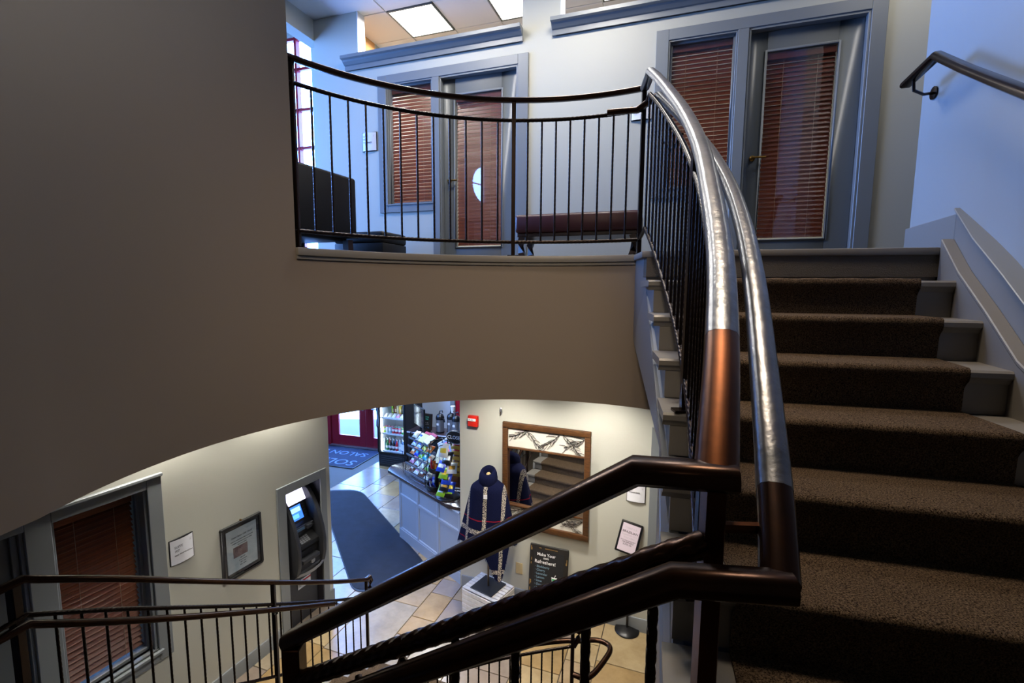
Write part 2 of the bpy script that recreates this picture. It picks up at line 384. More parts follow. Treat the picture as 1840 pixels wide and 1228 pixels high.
def blind(parent, s0, s1, z0, z1, y, pitch, tilt, m, ladder=(.25, .75), width=.05, valance=True, name='slat'):
    """wood slats hung one under the other, local frame of the wall"""
    n = int((z1-z0)/pitch); t = R(tilt); sl = MB()
    hw = width/2
    prof = [(-hw*cos(t)-.0015*sin(t), -hw*sin(t)*1), (hw*cos(t), hw*sin(t)), (hw*cos(t)-.003*sin(t), hw*sin(t)+.003*cos(t)), (-hw*cos(t)-.003*sin(t), -hw*sin(t)+.003*cos(t))]
    me = MB().prism(prof, -(s1-s0)/2, (s1-s0)/2, 'x').mesh('slat', smooth=0); me.materials.append(m)
    for i in range(n):
        z = z1-.05-(i+.5)*pitch
        if z < z0: break
        obj('slat', me, parent, ((s0+s1)/2, y, z), (R(random.uniform(-1.5, 1.5)), 0, R(random.uniform(-.05, .05))))
    if valance: B(s0, s1, y-.03, y+.02, z1-.06, z1).build('valance', m, parent, bevel=.002)
    for q in ladder:
        s = s0+(s1-s0)*q
        MB().tube([(s, y-hw*abs(cos(t))-.006, z0), (s, y-hw*abs(cos(t))-.006, z1-.05)], .0015, 4).build('ladder_cord', CORD, parent)
bl = thing('window_blind', 'brown wooden blind with half open slats in the lower left window', 'blind', (PB[0], PB[1], 0), AB)
blind(bl, -2.515, -2.01, .835, 2.15, .135, .045, 40, WOODT)
B(-4.2, -1.5, 1.2, 1.3, 0, 3).build('wall_inner', WALL, wb, smooth=0)

# mirror wall
wm = struct('wall_back', (PM[0], PM[1], 0), AM)
wall_cells(MB(), 0, 5.2, 0, LOWC, 0, .2, [(2.41, 3.0, .95, 2.24)]).build('shell', WALL, wm, smooth=0)
bm_ = struct('baseboard_back', (PM[0], PM[1], 0), AM)
MB().prism([(0, 0), (-.018, 0), (-.018, .125), (-.010, .15), (0, .155)], .02, 5.2, 'x').build('board', TRIM, bm_)
t2 = struct('trim_2', (PM[0], PM[1], 0), AM, 'grey casing of the window at the foot of the stairs')
for bx in ((2.29, 2.41, .84, 2.36), (3.0, 3.12, .84, 2.36), (2.41, 3.0, 2.24, 2.36), (2.41, 3.0, .84, .95)):
    B(bx[0], bx[1], -.022, 0, bx[2], bx[3]).build('casing', TRIM, t2, bevel=.004)
wn4 = struct('window_4', (PM[0], PM[1], 0), AM)
B(2.41, 3.0, .03, .034, .95, 2.24).build('pane', GLASSD, wn4, smooth=0)
bl = thing('window_blind', 'closed red brown blind of the window at the foot of the stairs', 'blind', (PM[0], PM[1], 0), AM)
blind(bl, 2.415, 2.995, .96, 2.235, .075, .04, 68, WOODS)

# right stair wall
RP = [(2.40, 2.92), (2.29, 2.52), (2.13, 2.02), (2.0, 1.75), (1.925, 1.47), (1.88, 1.19), (1.85, .9), (1.84, .3), (1.84, -2.65)]
def offs(pts, d):
    out = []
    for i, p in enumerate(pts):
        a = Vector(pts[max(i-1, 0)]); b = Vector(pts[min(i+1, len(pts)-1)]); t = (b-a).normalized(); n = Vector((-t.y, t.x)); out.append(tuple(Vector(p)+n*d))
    return out
RPs = [tuple(p) for p in crom([Vector((x, y, 0)) for x, y in RP], 4)]; RPs = [(p[0], p[1]) for p in RPs]
wright = struct('wall_right')
MB().prism(RPs+offs(RPs, .16)[::-1], 0, CEILZ, 'z').build('shell', BLUEW, wright, smooth=40)

# curved stairwell wall: tall part at the left, band under the balcony
def arc(a0, a1, r, n): return [(CX+r*cos(R(a0+(a1-a0)*i/n)), CY+r*sin(R(a0+(a1-a0)*i/n))) for i in range(n+1)]
ww = struct('wall_curved')
a_l = 140.4; a_r = 60.8
inn = arc(a_r, 186, RW, 60)+[(-1.70, .9), (-1.76, -2.65)]
tall_in = arc(a_l, 186, RW, 24)+[(-1.70, .9), (-1.76, -2.65)]
band = MB().prism(arc(50, a_l, RW, 44)+arc(50, a_l, RW+.12, 44)[::-1], LOWC, H-.02, 'z')
tall_out = arc(a_l, 186, RW+.13, 24)+[(-1.84, .9), (-1.9, -2.65)]
band.prism(tall_in+tall_out[::-1], LOWC, CEILZ, 'z')
band.build('shell', WELL, ww, smooth=40)
# slab between the floors
sl = struct('floor_upper')
poly = arc(186, a_r, RW+.01, 60)+[(.80, 2.86), (2.25, 2.50), (6.5, 1.9), (6.5, 7.2), (1.0, 10.0), (-1.2, 10.3), (-2.6, 6.35), (-3.3, 5.6), (-6.99, 5.2), (-6.99, 1.2), (-6.99, -2.55), (-1.9, -2.55), (-1.85, .9)]
poly_low = arc(186, 50, RW+.01, 66)+[(2.7, 2.9)]+poly[63:]
MB().prism(poly_low, LOWC, H-.03, 'z').build('slab', WELL, sl, smooth=0)
MB().prism(poly, H-.15, H, 'z').build('boards', mat('upper_floor_carpet', '#5b5650', .9, bump=.5, bscale=200), sl, smooth=0)
tb = struct('trim_3', label='grey nosing board along the curved balcony edge')
MB().prism(arc(a_r, a_l, RW-.028, 48)+arc(a_r, a_l, RW+.10, 48)[::-1], H-.042, H+.004, 'z').build('nosing', STEP, tb, bevel=.006, seg=2)
MB().prism(arc(a_r, a_l, RW-.012, 48)+arc(a_r, a_l, RW+.02, 48)[::-1], H-.062, H-.042, 'z').build('cove', STEP, tb)

# upper office wall with open transoms
wa = struct('wall_upper_back', (PA[0], PA[1], 0), AA)
wall_cells(MB(), -2.585, 5.6, H-.9, CEILZ, 0, .13, [(-1.955, .09, 6.46, CEILZ), (.50, 3.3, 6.46, CEILZ), (-1.57, -.955, 4.77, 6.16), (-.88, .07, H, 6.17), (1.57, 2.20, 4.77, 6.20), (2.27, 3.19, H, 6.18)]).build('shell', WALL, wa, smooth=0)
wo = struct('wall_office', (PA[0], PA[1], 0), AA)
w_ = MB(); w_.box(-2.2, 5.6, 3.3, 3.4, H, CEILZ); w_.build('shell', WALL, wo, smooth=0)
B(-2.3, -2.2, .7, 3.4, H, CEILZ).build('side', WALL, wo, smooth=0); B(-2.3, -2.2, .13, .7, H, CEILZ).build('side', ORANGE, wo, smooth=0)
tj = struct('trim_4', (PA[0], PA[1], 0), AA, 'white jamb of the open transom')
B(-1.958, -1.945, -.002, .132, 6.46, CEILZ).build('jamb', WHITE, tj); B(.497, .512, -.002, .132, 6.46, CEILZ).build('jamb', WHITE, tj)
def ledge(name, s0, s1, lab):
    t = struct(name, (PA[0], PA[1], 0), AA, lab)
    pr = [(-.004, 6.375), (-.03, 6.375), (-.03, 6.425), (-.045, 6.43), (-.075, 6.455), (-.085, 6.47), (-.12, 6.475), (-.12, 6.51), (.14, 6.51), (.14, 6.46), (-.004, 6.46)]
    MB().prism(pr, s0, s1, 'x').build('crown', TRIM, t, smooth=0)
    B(s0+.04, s1-.04, -.018, -.002, 6.375, 6.43).build('frieze', TRIM, t)
ledge('trim_5', -2.12, .10, 'grey crown ledge under the left transom'); ledge('trim_6', .42, 3.4, 'grey crown ledge under the right transom')

def entry_unit(s0, iw, idr, itr, lab_door, lab_trim, knob):
    """casing + side window + glazed door, in the wall's frame"""
    zt = 6.26
    t = struct('trim_%d' % itr, (PA[0], PA[1], 0), AA, lab_trim)
    a, b, c, d, e, f = s0, s0+.115, s0+.715, s0+.805, s0+1.735, s0+1.85
    for bx in ((a, b, 4.70, zt), (c, d, H, zt-.10), (e, f, H, zt), (b, e, zt-.10, zt), (b, c, 4.70, 4.795)):
        B(bx[0], bx[1], -.02, 0, bx[2], bx[3]).build('casing', TRIM, t, bevel=.003)
    for bx in ((b, b+.014, 4.795, zt-.1), (c-.014, c, 4.795, zt-.1), (d, d+.02, H, zt-.1), (e-.02, e, H, zt-.1)):
        B(bx[0], bx[1], -.01, .12, bx[2], bx[3]).build('jamb', TRIM, t, bevel=.003)
    B(b, c, -.01, .12, zt-.115, zt-.1).build('jamb', TRIM, t); B(d, e, -.01, .12, zt-.12, zt-.1).build('jamb', TRIM, t); B(b-.02, c+.02, -.03, .1, 4.78, 4.797).build('sill', TRIM, t, bevel=.003)
    w = struct('window_%d' % iw, (PA[0], PA[1], 0), AA)
    fm = MB(); fm.box(b+.014, b+.034, .02, .06, 4.797, zt-.115); fm.box(c-.034, c-.014, .02, .06, 4.797, zt-.115); fm.box(b+.034, c-.034, .02, .06, 4.797, 4.815); fm.box(b+.034, c-.034, .02, .06, zt-.135, zt-.115)
    fm.build('frame', TRIM, w, bevel=.002)
    B(b+.034, c-.034, .038, .042, 4.815, zt-.135).build('pane', GLASSD, w, smooth=0)
    dd = struct('door_%d' % idr, (PA[0], PA[1], 0), AA, lab_door)
    x0, x1 = d+.022, e-.022; g0, g1, z0, z1 = x0+.145, x1-.185, 4.285, 5.957
    wall_cells(MB(), x0, x1, H+.01, 6.135, .055, .10, [(g0, g1, z0, z1)]).build('door_slab', TRIMD, dd, bevel=.002)
    bd = MB(); bd.box(g0-.018, g0, .045, .058, z0-.018, z1+.018); bd.box(g1, g1+.018, .045, .058, z0-.018, z1+.018); bd.box(g0, g1, .045, .058, z0-.018, z0); bd.box(g0, g1, .045, .058, z1, z1+.018)
    bd.build('glazing_bead', TRIM, dd, bevel=.003)
    B(g0, g1, .062, .066, z0, z1).build('pane', GLASSD, dd, smooth=0)
    k = x0+.07
    h = MB(); h.lathe([(0, 0), (.026, 0), (.026, .008), (.012, .014), (.012, .05), (0, .05)], 14).xf(Matrix.Translation((k, .055, 5.03)) @ Matrix.Rotation(R(90), 4, 'X'))
    h.tube([(k, .008, 5.03), (k+.03, .006, 5.03), (k+.11, .012, 5.028)], .009, 8)
    h.build('lever_handle', BRASS, dd)
    bq = bpy.data.objects.new('blind', None); COL.objects.link(bq); bq.parent = dd
    blind(bq, g0+.008, g1-.008, z0+.01, z1-.005, .098, .040, 62, WOODS)
    return (b+.02, c-.02, 4.815, zt-.13)
wbL = entry_unit(-1.685, 5, 2, 7, 'grey office door with blind filled glass beside the bench', 'grey casing around the left office door and window', 0)
wbR = entry_unit(1.445, 6, 3, 8, 'grey office door with blind filled glass above the stair top', 'grey casing around the right office door and window', 1)
for (s0, s1, z0, z1), lab in ((wbL, 'red brown blind in the window beside the left office door'), (wbR, 'red brown blind in the window beside the right office door')):
    bl = thing('window_blind', lab, 'blind', (PA[0], PA[1], 0), AA)
    blind(bl, s0, s1, z0, z1, .085, .040, 58, WOODS)

# upper ceiling with tiles and troffers
ce = struct('ceiling', (PA[0], PA[1], 0), AA)
def cpoly():  # right of the beam line
    return [(-2.585, 4.5), (5.6, 4.5), (7.5, -6.0), (-2.585, -9.0)]
MB().prism(cpoly(), CEILZ+.012, CEILZ+.06, 'z').build('grid_backing', TBAR, ce, smooth=0)
tm = B(-.298, .298, -.298, .298, 0, .012).mesh('tile', .004); tm.materials.append(CEIL)
G0, GY = -1.02-.61, 1.03  # grid phase from the troffer seen through the transom
troff = {(0, 0), (3, 0)}
lampn = 0
for i in range(-1, 9):
    for j in range(-5, 4):
        s = -1.33+i*.61; y = .42+j*.61
        if s < -2.3: continue
        if j == 0 and i in (0, 2, 4): continue
        obj('tile', tm, ce, (s, y, CEILZ), None)
for i, lab in ((0, 'square ceiling troffer over the left office door'), (2, 'ceiling troffer half hidden behind the wall pier'), (4, 'ceiling troffer over the right transom')):
    t = thing('ceiling_light', lab, 'ceiling light', on(PA, AA, -1.33+i*.61, .42, CEILZ-.002), AA, 'ceiling troffers')
    f = MB()
    for a in ((-.30, .30, -.30, -.28), (-.30, .30, .28, .30), (-.30, -.28, -.28, .28), (.28, .30, -.28, .28)): f.box(*a, -.008, .01)
    f.build('frame', mat('troffer_frame', '#4a4a4a', .5), t)
    B(-.28, .28, -.28, .28, -.002, .006).build('diffuser', LAMP, t, smooth=0)
# soffit beam between lobby and entrance tower
bmn = struct('beam', (PA[0], PA[1], 0), AA); B(-2.75, -2.585, -9.2, .13, 6.80, 8.0).build('shell', WALL, bmn, smooth=0)
B(-2.75, -2.585, .13, 6.0, H-1, 8.0).build('shell', WALL, bmn, smooth=0)

# ================================================================== STAIRS
RISE = .175
Lp = [(.800, 2.86), (.765, 2.57), (.72, 2.30), (.67, 2.03), (.615, 1.78), (.54, 1.52), (.46, 1.23), (.385, .97), (.30, .72), (.21, .47), (.12, .22)]
Rp = [(2.22, 2.49), (2.09, 2.24), (1.99, 1.99), (1.89, 1.75), (1.825, 1.47), (1.78, 1.20), (1.755, .91), (1.745, .64), (1.74, .37), (1.74, .10), (1.74, -.15)]
st = thing('staircase', 'grey painted upper stair flight with dark brown carpet runner rising to the landing', 'stairs')
Lv = [Vector((x, y, 0)) for x, y in Lp]; Rv = [Vector((x, y, 0)) for x, y in Rp]
def lr(k, q): return Lv[k].lerp(Rv[k], q)
def steps(root, Lv, Rv, n0, n1, ztop, rise, over=.0, cm=(.15, .15), riser_bare=True, cmat=CARPET):
    fwd = lambda k: ((Lv[k+1]-Lv[k])+(Rv[k+1]-Rv[k])).normalized() if k+1 < len(Lv) else ((Lv[k]-Lv[k-1])+(Rv[k]-Rv[k-1])).normalized()
    for k in range(n0, n1+1):
        z = ztop-rise*k; f = fwd(k)
        if k > n0:
            lo = (Lv[k]-Rv[k]).normalized()*over
            a, b, c, d = Lv[k]+lo, Rv[k], Rv[k-1]+f*(-.01), Lv[k-1]+lo+f*(-.01)
            t = MB()
            # tread with rounded nose
            prof = [(0, -.036), (-.0, -.03), (.0, -.006), (-.006, 0)]
            vs = []
            for (o, dz) in ((-.01, -.036), (0, -.028), (0, -.009), (-.009, 0)):
                vs += [a+f*o+Vector((0, 0, z+dz)), b+f*o+Vector((0, 0, z+dz))]
            vs += [d+Vector((0, 0, z)), c+Vector((0, 0, z)), d+Vector((0, 0, z-.036)), c+Vector((0, 0, z-.036))]
            t.add(vs, [(0, 1, 3, 2), (2, 3, 5, 4), (4, 5, 7, 6), (6, 7, 9, 8), (8, 9, 11, 10), (10, 11, 1, 0), (0, 2, 4, 6, 8, 10), (1, 11, 9, 7, 5, 3)])
            t.build('tread', STEP, root)
            m = MB(); a2 = a-f*.012; b2 = b-f*.012  # cove under the nose
            q = [a2+Vector((0, 0, z-.036)), b2+Vector((0, 0, z-.036)), b2-f*.014+Vector((0, 0, z-.036)), a2-f*.014+Vector((0, 0, z-.036)), a2-f*.012+Vector((0, 0, z-.054)), b2-f*.012+Vector((0, 0, z-.054)), b2-f*.016+Vector((0, 0, z-.054)), a2-f*.016+Vector((0, 0, z-.054))]
            m.add(q, [(0, 1, 2, 3), (4, 7, 6, 5), (0, 4, 5, 1), (1, 5, 6, 2), (2, 6, 7, 3), (3, 7, 4, 0)]); m.build('cove', STEP, root)
        # riser below this nose
        r0, r1 = Lv[k]-f*.028, Rv[k]-f*.028; m = MB(); zb = z-rise
        m.hexa([r0+Vector((0, 0, zb)), r1+Vector((0, 0, zb)), r1-f*.018+Vector((0, 0, zb)), r0-f*.018+Vector((0, 0, zb)), r0+Vector((0, 0, z-.03)), r1+Vector((0, 0, z-.03)), r1-f*.018+Vector((0, 0, z-.03)), r0-f*.018+Vector((0, 0, z-.03))])
        m.build('riser', STEP, root)
    # carpet runner: one waterfall surface
    NW = 24; rows = []
    for k in range(n0+1, n1+1):
        z = ztop-rise*k; f = fwd(k)
        pr = []
        if k == n0+1: pr.append((-1, .0))  # back of first tread
        pr = [('B', .010), ('N', -.02, .011), ('N', .002, .010), ('N', .011, .002), ('N', .013, -.012), ('N', .009, -.030), ('N', -.004, -.044), ('R', -.013, -.062), ('R', -.014, -.11), ('E', 0)]
        for p in pr:
            row = []
            for i in range(NW+1):
                q = i/NW
                def pt(kk): 
                    w = (Rv[kk]-Lv[kk]); Lw = w.length; u = w/Lw
                    return Lv[kk]+u*(cm[0]+(Lw-cm[0]-cm[1])*q)
                wob = .0015*sin(i*1.7+k*3.1)
                if p[0] == 'B': v = pt(k-1)-f*.016+Vector((0, 0, z+.010))
                elif p[0] == 'N': v = pt(k)+f*p[1]+Vector((0, 0, z+p[2]+wob))
                elif p[0] == 'R': v = pt(k)+f*p[1]+Vector((0, 0, z+p[2]))
                else: v = pt(k)-f*.015+Vector((0, 0, z-rise+.010))
                row.append(v)
            rows.append(row)
    m = MB(); n = NW+1
    vs = [v for r in rows for v in r]; fs = [(i*n+j, i*n+j+1, (i+1)*n+j+1, (i+1)*n+j) for i in range(len(rows)-1) for j in range(NW)]
    # side edges turned down to the treads
    base = len(vs)
    for r in rows:
        vs.append(r[0]+Vector((0, 0, -.012))); vs.append(r[-1]+Vector((0, 0, -.012)))
    for i in range(len(rows)-1):
        fs.append((i*n, (i+1)*n, base+(i+1)*2, base+i*2)); fs.append((i*n+NW, base+i*2+1, base+(i+1)*2+1, (i+1)*n+NW))
    m.add(vs, fs); m.build('carpet_runner', cmat, root, smooth=60)
steps(st, Lv, Rv, 0, 10, H, RISE, over=.03)
# landing nosing board
f0 = ((Lv[1]-Lv[0])+(Rv[1]-Rv[0])).normalized(); m = MB()
a, b = Lv[0]-Vector((.03, 0, 0)), Rv[0]; 
m.hexa([a+Vector((0, 0, H-.036)), b+Vector((0, 0, H-.036)), b-f0*.12+Vector((0, 0, H-.036)), Vector((.80, 3.17, H-.036)), a+Vector((0, 0, H+.003)), b+Vector((0, 0, H+.003)), b-f0*.12+Vector((0, 0, H+.003)), Vector((.80, 3.17, H+.003))])
m.build('landing_nosing', STEP, st, bevel=.008, seg=2)
# saw-tooth stringer on the open side and the closed wall under the flight
sp = MB(); outl = []
ins = .0
def sy(k, z): p = Lv[k]; return (p.x, p.y, z)
top = []
for k in range(0, 10):
    z = H-RISE*k-.034
    top.append((Lv[k]-f0*.03, z)); top.append((Lv[k]-f0*.03, z-RISE))
top.append((Lv[10], H-RISE*10-.034))
bot = [(Vector((.815, 3.17, 0)), 3.47), (Lv[1], 3.16), (Lv[2]*.4+Lv[3]*.6, 3.07), (Lv[3]*.92+Lv[4]*.08, 0.0), (Lv[10], 0.0)]
poly3 = [(Vector((.815, 3.17, 0)), H-.034)]+top+bot[::-1]
n = len(poly3); vs = []
for d in (0, .03):
    for p, z in poly3: vs.append((p.x+d, p.y, z))
sp.add(vs, [tuple(range(n)), tuple(range(n, 2*n))[::-1]]+[(i, (i+1) % n, n+(i+1) % n, n+i) for i in range(n)])
sp.build('stringer', TRIM, st, smooth=0)
# end panel of the closed under-stair wall and soffit
e0 = Lv[3]*.92+Lv[4]*.08; e1 = Rv[3]*.92+Rv[4]*.08
m = MB(); m.hexa([(e0.x, e0.y, 0), (e1.x, e1.y, 0), (e1.x, e1.y-.05, 0), (e0.x, e0.y-.05, 0), (e0.x, e0.y, 3.15), (e1.x, e1.y, 3.15), (e1.x, e1.y-.05, 3.15), (e0.x, e0.y-.05, 3.15)]); m.build('under_stair_panel', TRIM, st)
m = MB(); q = [(.83, 3.17, 3.45), (2.35, 2.75, 3.45), (2.1, 2.0, 3.06), (.69, 2.1, 3.06)]; m.hexa(q+[(x, y, z+.03) for x, y, z in q]); m.build('soffit', WELL, st)
# closed stringer and skirt on the wall side
def strip(pts_in, pts_out, zlo, zhi, name, mt, parent, zoff_lo, zoff_hi, bevel=0):
    m = MB(); n = len(pts_in); vs = []
    for (p, q, z) in zip(pts_in, pts_out, zlo): vs += [(p[0], p[1], z+zoff_lo), (q[0], q[1], z+zoff_lo), (q[0], q[1], z+zoff_hi), (p[0], p[1], z+zoff_hi)]
    fs = [(0, 1, 2, 3), tuple(range(4*(n-1), 4*n))[::-1]]
    for i in range(n-1):
        for j in range(4): fs.append((i*4+j, i*4+(j+1) % 4, (i+1)*4+(j+1) % 4, (i+1)*4+j))
    m.add(vs, fs); return m.build(name, mt, parent, bevel=bevel)
rp = [tuple(v.xy) for v in Rv]; nz = [H-RISE*k for k in range(11)]
rin = [(x-.004, y) for x, y in rp]
def off_r(d): 
    return [(x+d*cos(R(-20)), y+d*sin(R(-20))) for x, y in rp]
wallpts = off_r(.14)
strip(rin, off_r(.045), nz, None, 'closed_stringer', STEP, st, -.45, .025)
strip([(x-.006, y) for x, y in rp], off_r(.05), nz, None, 'stringer_cap', STEP, st, .025, .045, bevel=.004)
strip(off_r(.048), wallpts, nz, None, 'skirt_board', TRIM, st, -.45, .17)
strip(off_r(.042), wallpts, nz, None, 'skirt_cap', TRIM, st, .17, .185, bevel=.003)
strip(off_r(.034), wallpts, nz, None, 'skirt_cap', TRIM, st, .188, .20, bevel=.003)
# level baseboard round the wall end on the landing
bd = struct('baseboard_right')
q0, q1 = Vector(off_r(.048)[0]), Vector((2.385, 2.935))
t_ = (q1-q0); m = MB(); m.hexa([(q0.x, q0.y, H), (q1.x, q1.y, H), (q1.x+.2, q1.y, H), (q0.x+.2, q0.y, H), (q0.x, q0.y, H+.17), (q1.x, q1.y, H+.15), (q1.x+.2, q1.y, H+.15), (q0.x+.2, q0.y, H+.17)]); m.build('board', TRIM, bd, bevel=.003)

# middle landing where the photographer stands, quarter landing, lower flight
ld = struct('floor_landing')
MB().prism([(.12, .20), (1.84, -.16), (1.84, -2.6), (-1.76, -2.6), (-1.74, .2), (-.6, .6)], 2.0, 2.28, 'z').build('slab', CARPET, ld, smooth=0)
MB().prism([(-.45, .98), (-.9, 1.75), (-2.45, 2.3), (-2.6, .0), (-.6, .2)], 1.25, 1.45, 'z').build('slab', CARPET, ld, smooth=0)
s2 = thing('staircase', 'lower stair flight with carpet runner and white stringer seen in the mirror', 'stairs')
LR = [(-2.38, 2.15), (-2.29, 2.38), (-2.20, 2.62), (-2.11, 2.87), (-2.02, 3.12), (-1.93, 3.37), (-1.84, 3.62), (-1.75, 3.87), (-1.66, 4.12), (-1.57, 4.37)]
RR = [(-.90, 1.72), (-.87, 1.97), (-.84, 2.22), (-.79, 2.47), (-.72, 2.72), (-.62, 2.95), (-.47, 3.18), (-.28, 3.38), (-.02, 3.56), (.28, 3.72)]
# left side seen going up is the outer one
L2 = [Vector((x+.085, y-.03, 0)) for x, y in LR]; R2 = [Vector((x, y, 0)) for x, y in RR]
STEPW = mat('white_stringer_paint', '#c4c8cc', .4)
steps(s2, L2, R2, 0, 9, 1.45, .145, over=.0, cm=(.17, .15))
sp = MB(); top = []
for k in range(0, 10):
    z = 1.45-.145*k-.034; top += [(L2[k], z), (L2[k], z-.145)]
poly3 = top+[(L2[9], 0), (L2[0], 0)]
poly3 = [(p, max(z, 0)) for p, z in poly3]; n = len(poly3); vs = []
for d in (0, .03):
    for p, z in poly3: vs.append((p.x+d, p.y, z))
sp.add(vs, [tuple(range(n)), tuple(range(n, 2*n))[::-1]]+[(i, (i+1) % n, n+(i+1) % n, n+i) for i in range(n)]); sp.build('stringer', STEPW, s2, smooth=0)

# ================================================================== RAILINGS
def cap_prof(w, h): return [(x*w, y*h) for x, y in [(-.5, -.30), (-.5, .05), (-.40, .34), (-.2, .48), (.2, .48), (.40, .34), (.5, .05), (.5, -.30), (.34, -.5), (-.34, -.5)]]
def rsq(a): return [(a*.5*x, a*.5*y) for x, y in [(cos(k*pi/8)*(1+.05*(1-cos(k*pi/2))), sin(k*pi/8)*(1+.05*(1-cos(k*pi/2)))) for k in range(16)]]
def osq(a): return [(a*x, a*y) for x, y in ((-.3, -.5), (.3, -.5), (.5, -.3), (.5, .3), (.3, .5), (-.3, .5), (-.5, .3), (-.5, -.3))]
def sq(a): return [(-a/2, -a/2), (a/2, -a/2), (a/2, a/2), (-a/2, a/2)]
def straight(a, b, step=.02):
    a, b = Vector(a), Vector(b); n = max(1, int((b-a).length/step)); return [a.lerp(b, i/n) for i in range(n+1)]
BAL = {}
def baluster(parent, x, y, z0, z1, m=None, w=.0125):
    key = (round(z1-z0, 2), w); m = m or METAL
    if key not in BAL:
        me = MB().sweep(straight((0, 0, 0), (0, 0, 1), .010), osq(w), twist=pi/2/.030*(z1-z0)).mesh('baluster', smooth=50); me.materials.append(m); BAL[key] = me
    o = obj('baluster', BAL[key], parent, (x, y, z0)); o.scale = (1, 1, z1-z0); return o
def twisted(parent, pts, w=.022, m=None, name='twisted_bar', pitch=.028):
    P = [pts[0]]
    pts = [Vector(p) for p in pts]; P = []
    for a, b in zip(pts, pts[1:]): P += straight(a, b, .007)[:-1]
    P.append(pts[-1])
    return MB().sweep(P, rsq(w), twist=pi/2/pitch).build(name, m or METAL, parent, smooth=55)
def post(parent, x, y, z0, z1, w=.025, foot=True, m=None, name='post'):
    p = B(x-w/2, x+w/2, y-w/2, y+w/2, z0, z1).build(name, m or METAL, parent, bevel=.002)
    if foot: B(x-w*1.5, x+w*1.5, y-w, y+w, z0, z0+.012).build('foot_plate', m or METAL, p, bevel=.002)
    return p
# --- balcony railing
RB = 1.70
br = thing('railing', 'dark bronze balcony railing curving along the upper landing edge', 'railing', (CX, CY, 0))
def ba(a, z, r=RB): return Vector((r*cos(R(a)), r*sin(R(a)), z))
A0, A1 = 61.0, 140.2
ang = [A0+(A1-A0)*i/60 for i in range(61)]
MB().sweep([ba(a, 5.10) for a in ang], cap_prof(.05, .032)).build('top_rail', METALB, br, smooth=50)
twisted(br, [ba(A0+(144.5-A0)*i/60, 4.965) for i in range(61)], .024, METAL)
twisted(br, [ba(a, 4.135) for a in ang], .024, METAL)
for a in (A0, 90.6, 139.2): 
    p = ba(a, 0); post(br, p.x, p.y, H, 5.09, .028)
for a0, a1, n in ((90.6, 139.2, 12), (A0, 90.6, 8)):
    for i in range(n):
        p = ba(a0+(a1-a0)*(i+1)/(n+1), 0); baluster(br, p.x, p.y, 4.135, 4.965)
# --- upper flight railing
WD = Vector((.242, .970, 0))
def zn(p, h): return 2.98+.636*(p.x*WD.x+p.y*WD.y-1.305)+h
GP = crom([Vector((x, y, 0)) for x, y in [(.80, 2.92), (.79, 2.72), (.765, 2.45), (.72, 2.08), (.65, 1.71), (.56, 1.38), (.47, 1.09), (.37, .83), (.27, .60)]], 8)
ur = thing('railing', 'bronze guard railing of the upper stair flight with wrapped silvery top rail', 'railing')
start = Vector((CX, CY, 0))+ba(A0, 0)
top = [Vector((start.x, start.y, 5.10))]+[Vector((p.x, p.y, zn(p, 1.0))) for p in GP]
iw = next(i for i, p in enumerate(top) if p.y < .835)
MB().sweep(top[iw:], cap_prof(.056, .036)).build('top_rail', COPPER, ur, smooth=50)
sl_ = MB().sweep(top[:iw+1], cap_prof(.0565, .0365)).build('wrapped_top_rail', FILM, ur, smooth=50); sl_['label'] = 'silvery plastic wrapped upper length of top rail'
tw = [Vector((start.x, start.y, 4.965))]+[Vector((p.x, p.y, zn(p, .87))) for p in GP if p.y > .6]
twisted(ur, tw, .024, METAL)
bt = [Vector((start.x, start.y, 4.135))]+[Vector((p.x, p.y, zn(p, .10))) for p in GP]
twisted(ur, bt, .024, METAL)
for i, p in enumerate(resample(GP, .088)[:-1]):
    if p.y < .66: continue
    baluster(ur, p.x, p.y, zn(p, .10), zn(p, .10)+.77)
ps = [p for p in GP if p.y < 1.80][0]; post(ur, ps.x, ps.y, H-4*RISE, zn(ps, .99), .028)
ps = [p for p in GP if p.y < 1.20][0]; post(ur, ps.x, ps.y, H-6*RISE, zn(ps, .99), .026)
post(ur, .268, .60, 2.28, 3.545, .026, True, COPPER, 'newel_post')
# inner grab rail, held off the guard
GR = [(.87, 2.98, .845), (.845, 2.5, .85), (.80, 2.06, .87), (.73, 1.67, .89), (.645, 1.36, .91), (.556, 1.1, .92), (.462, .86, .92), (.372, .64, .92), (.325, .535, .92)]
gpt = crom([Vector((x, y, 2.98+.636*(x*WD.x+y*WD.y-1.305)+h)) for x, y, h in GR], 8)
ext = [Vector((.60, 3.17, 4.93)), Vector((.78, 3.12, 4.93))]
iw = next(i for i, p in enumerate(gpt) if p.y < .66)
gr_ = MB().sweep(gpt[iw:], cap_prof(.046, .034)).build('grab_rail', METALB, ur, smooth=50)
g2 = MB().sweep(gpt[:iw+1], cap_prof(.0465, .0345)).build('wrapped_grab_rail', FILM, ur, smooth=50); g2['label'] = 'silvery plastic wrapped length of grab rail'
MB().sweep(ext+[gpt[0]], cap_prof(.046, .034)).build('grab_rail', METALB, ur, smooth=50)
for p in ((.268, .60, gpt[-1].z+.085, .352, .59), ):
    MB().tube([(.27, .605, 3.485), (.355, .60, 3.485)], .008, 8).build('bracket', COPPER, ur)
MB().tube([(.765, 2.5, 4.55), (.80, 2.48, 4.5), (.845, 2.46, 4.58)], .007).build('bracket', METAL, ur)
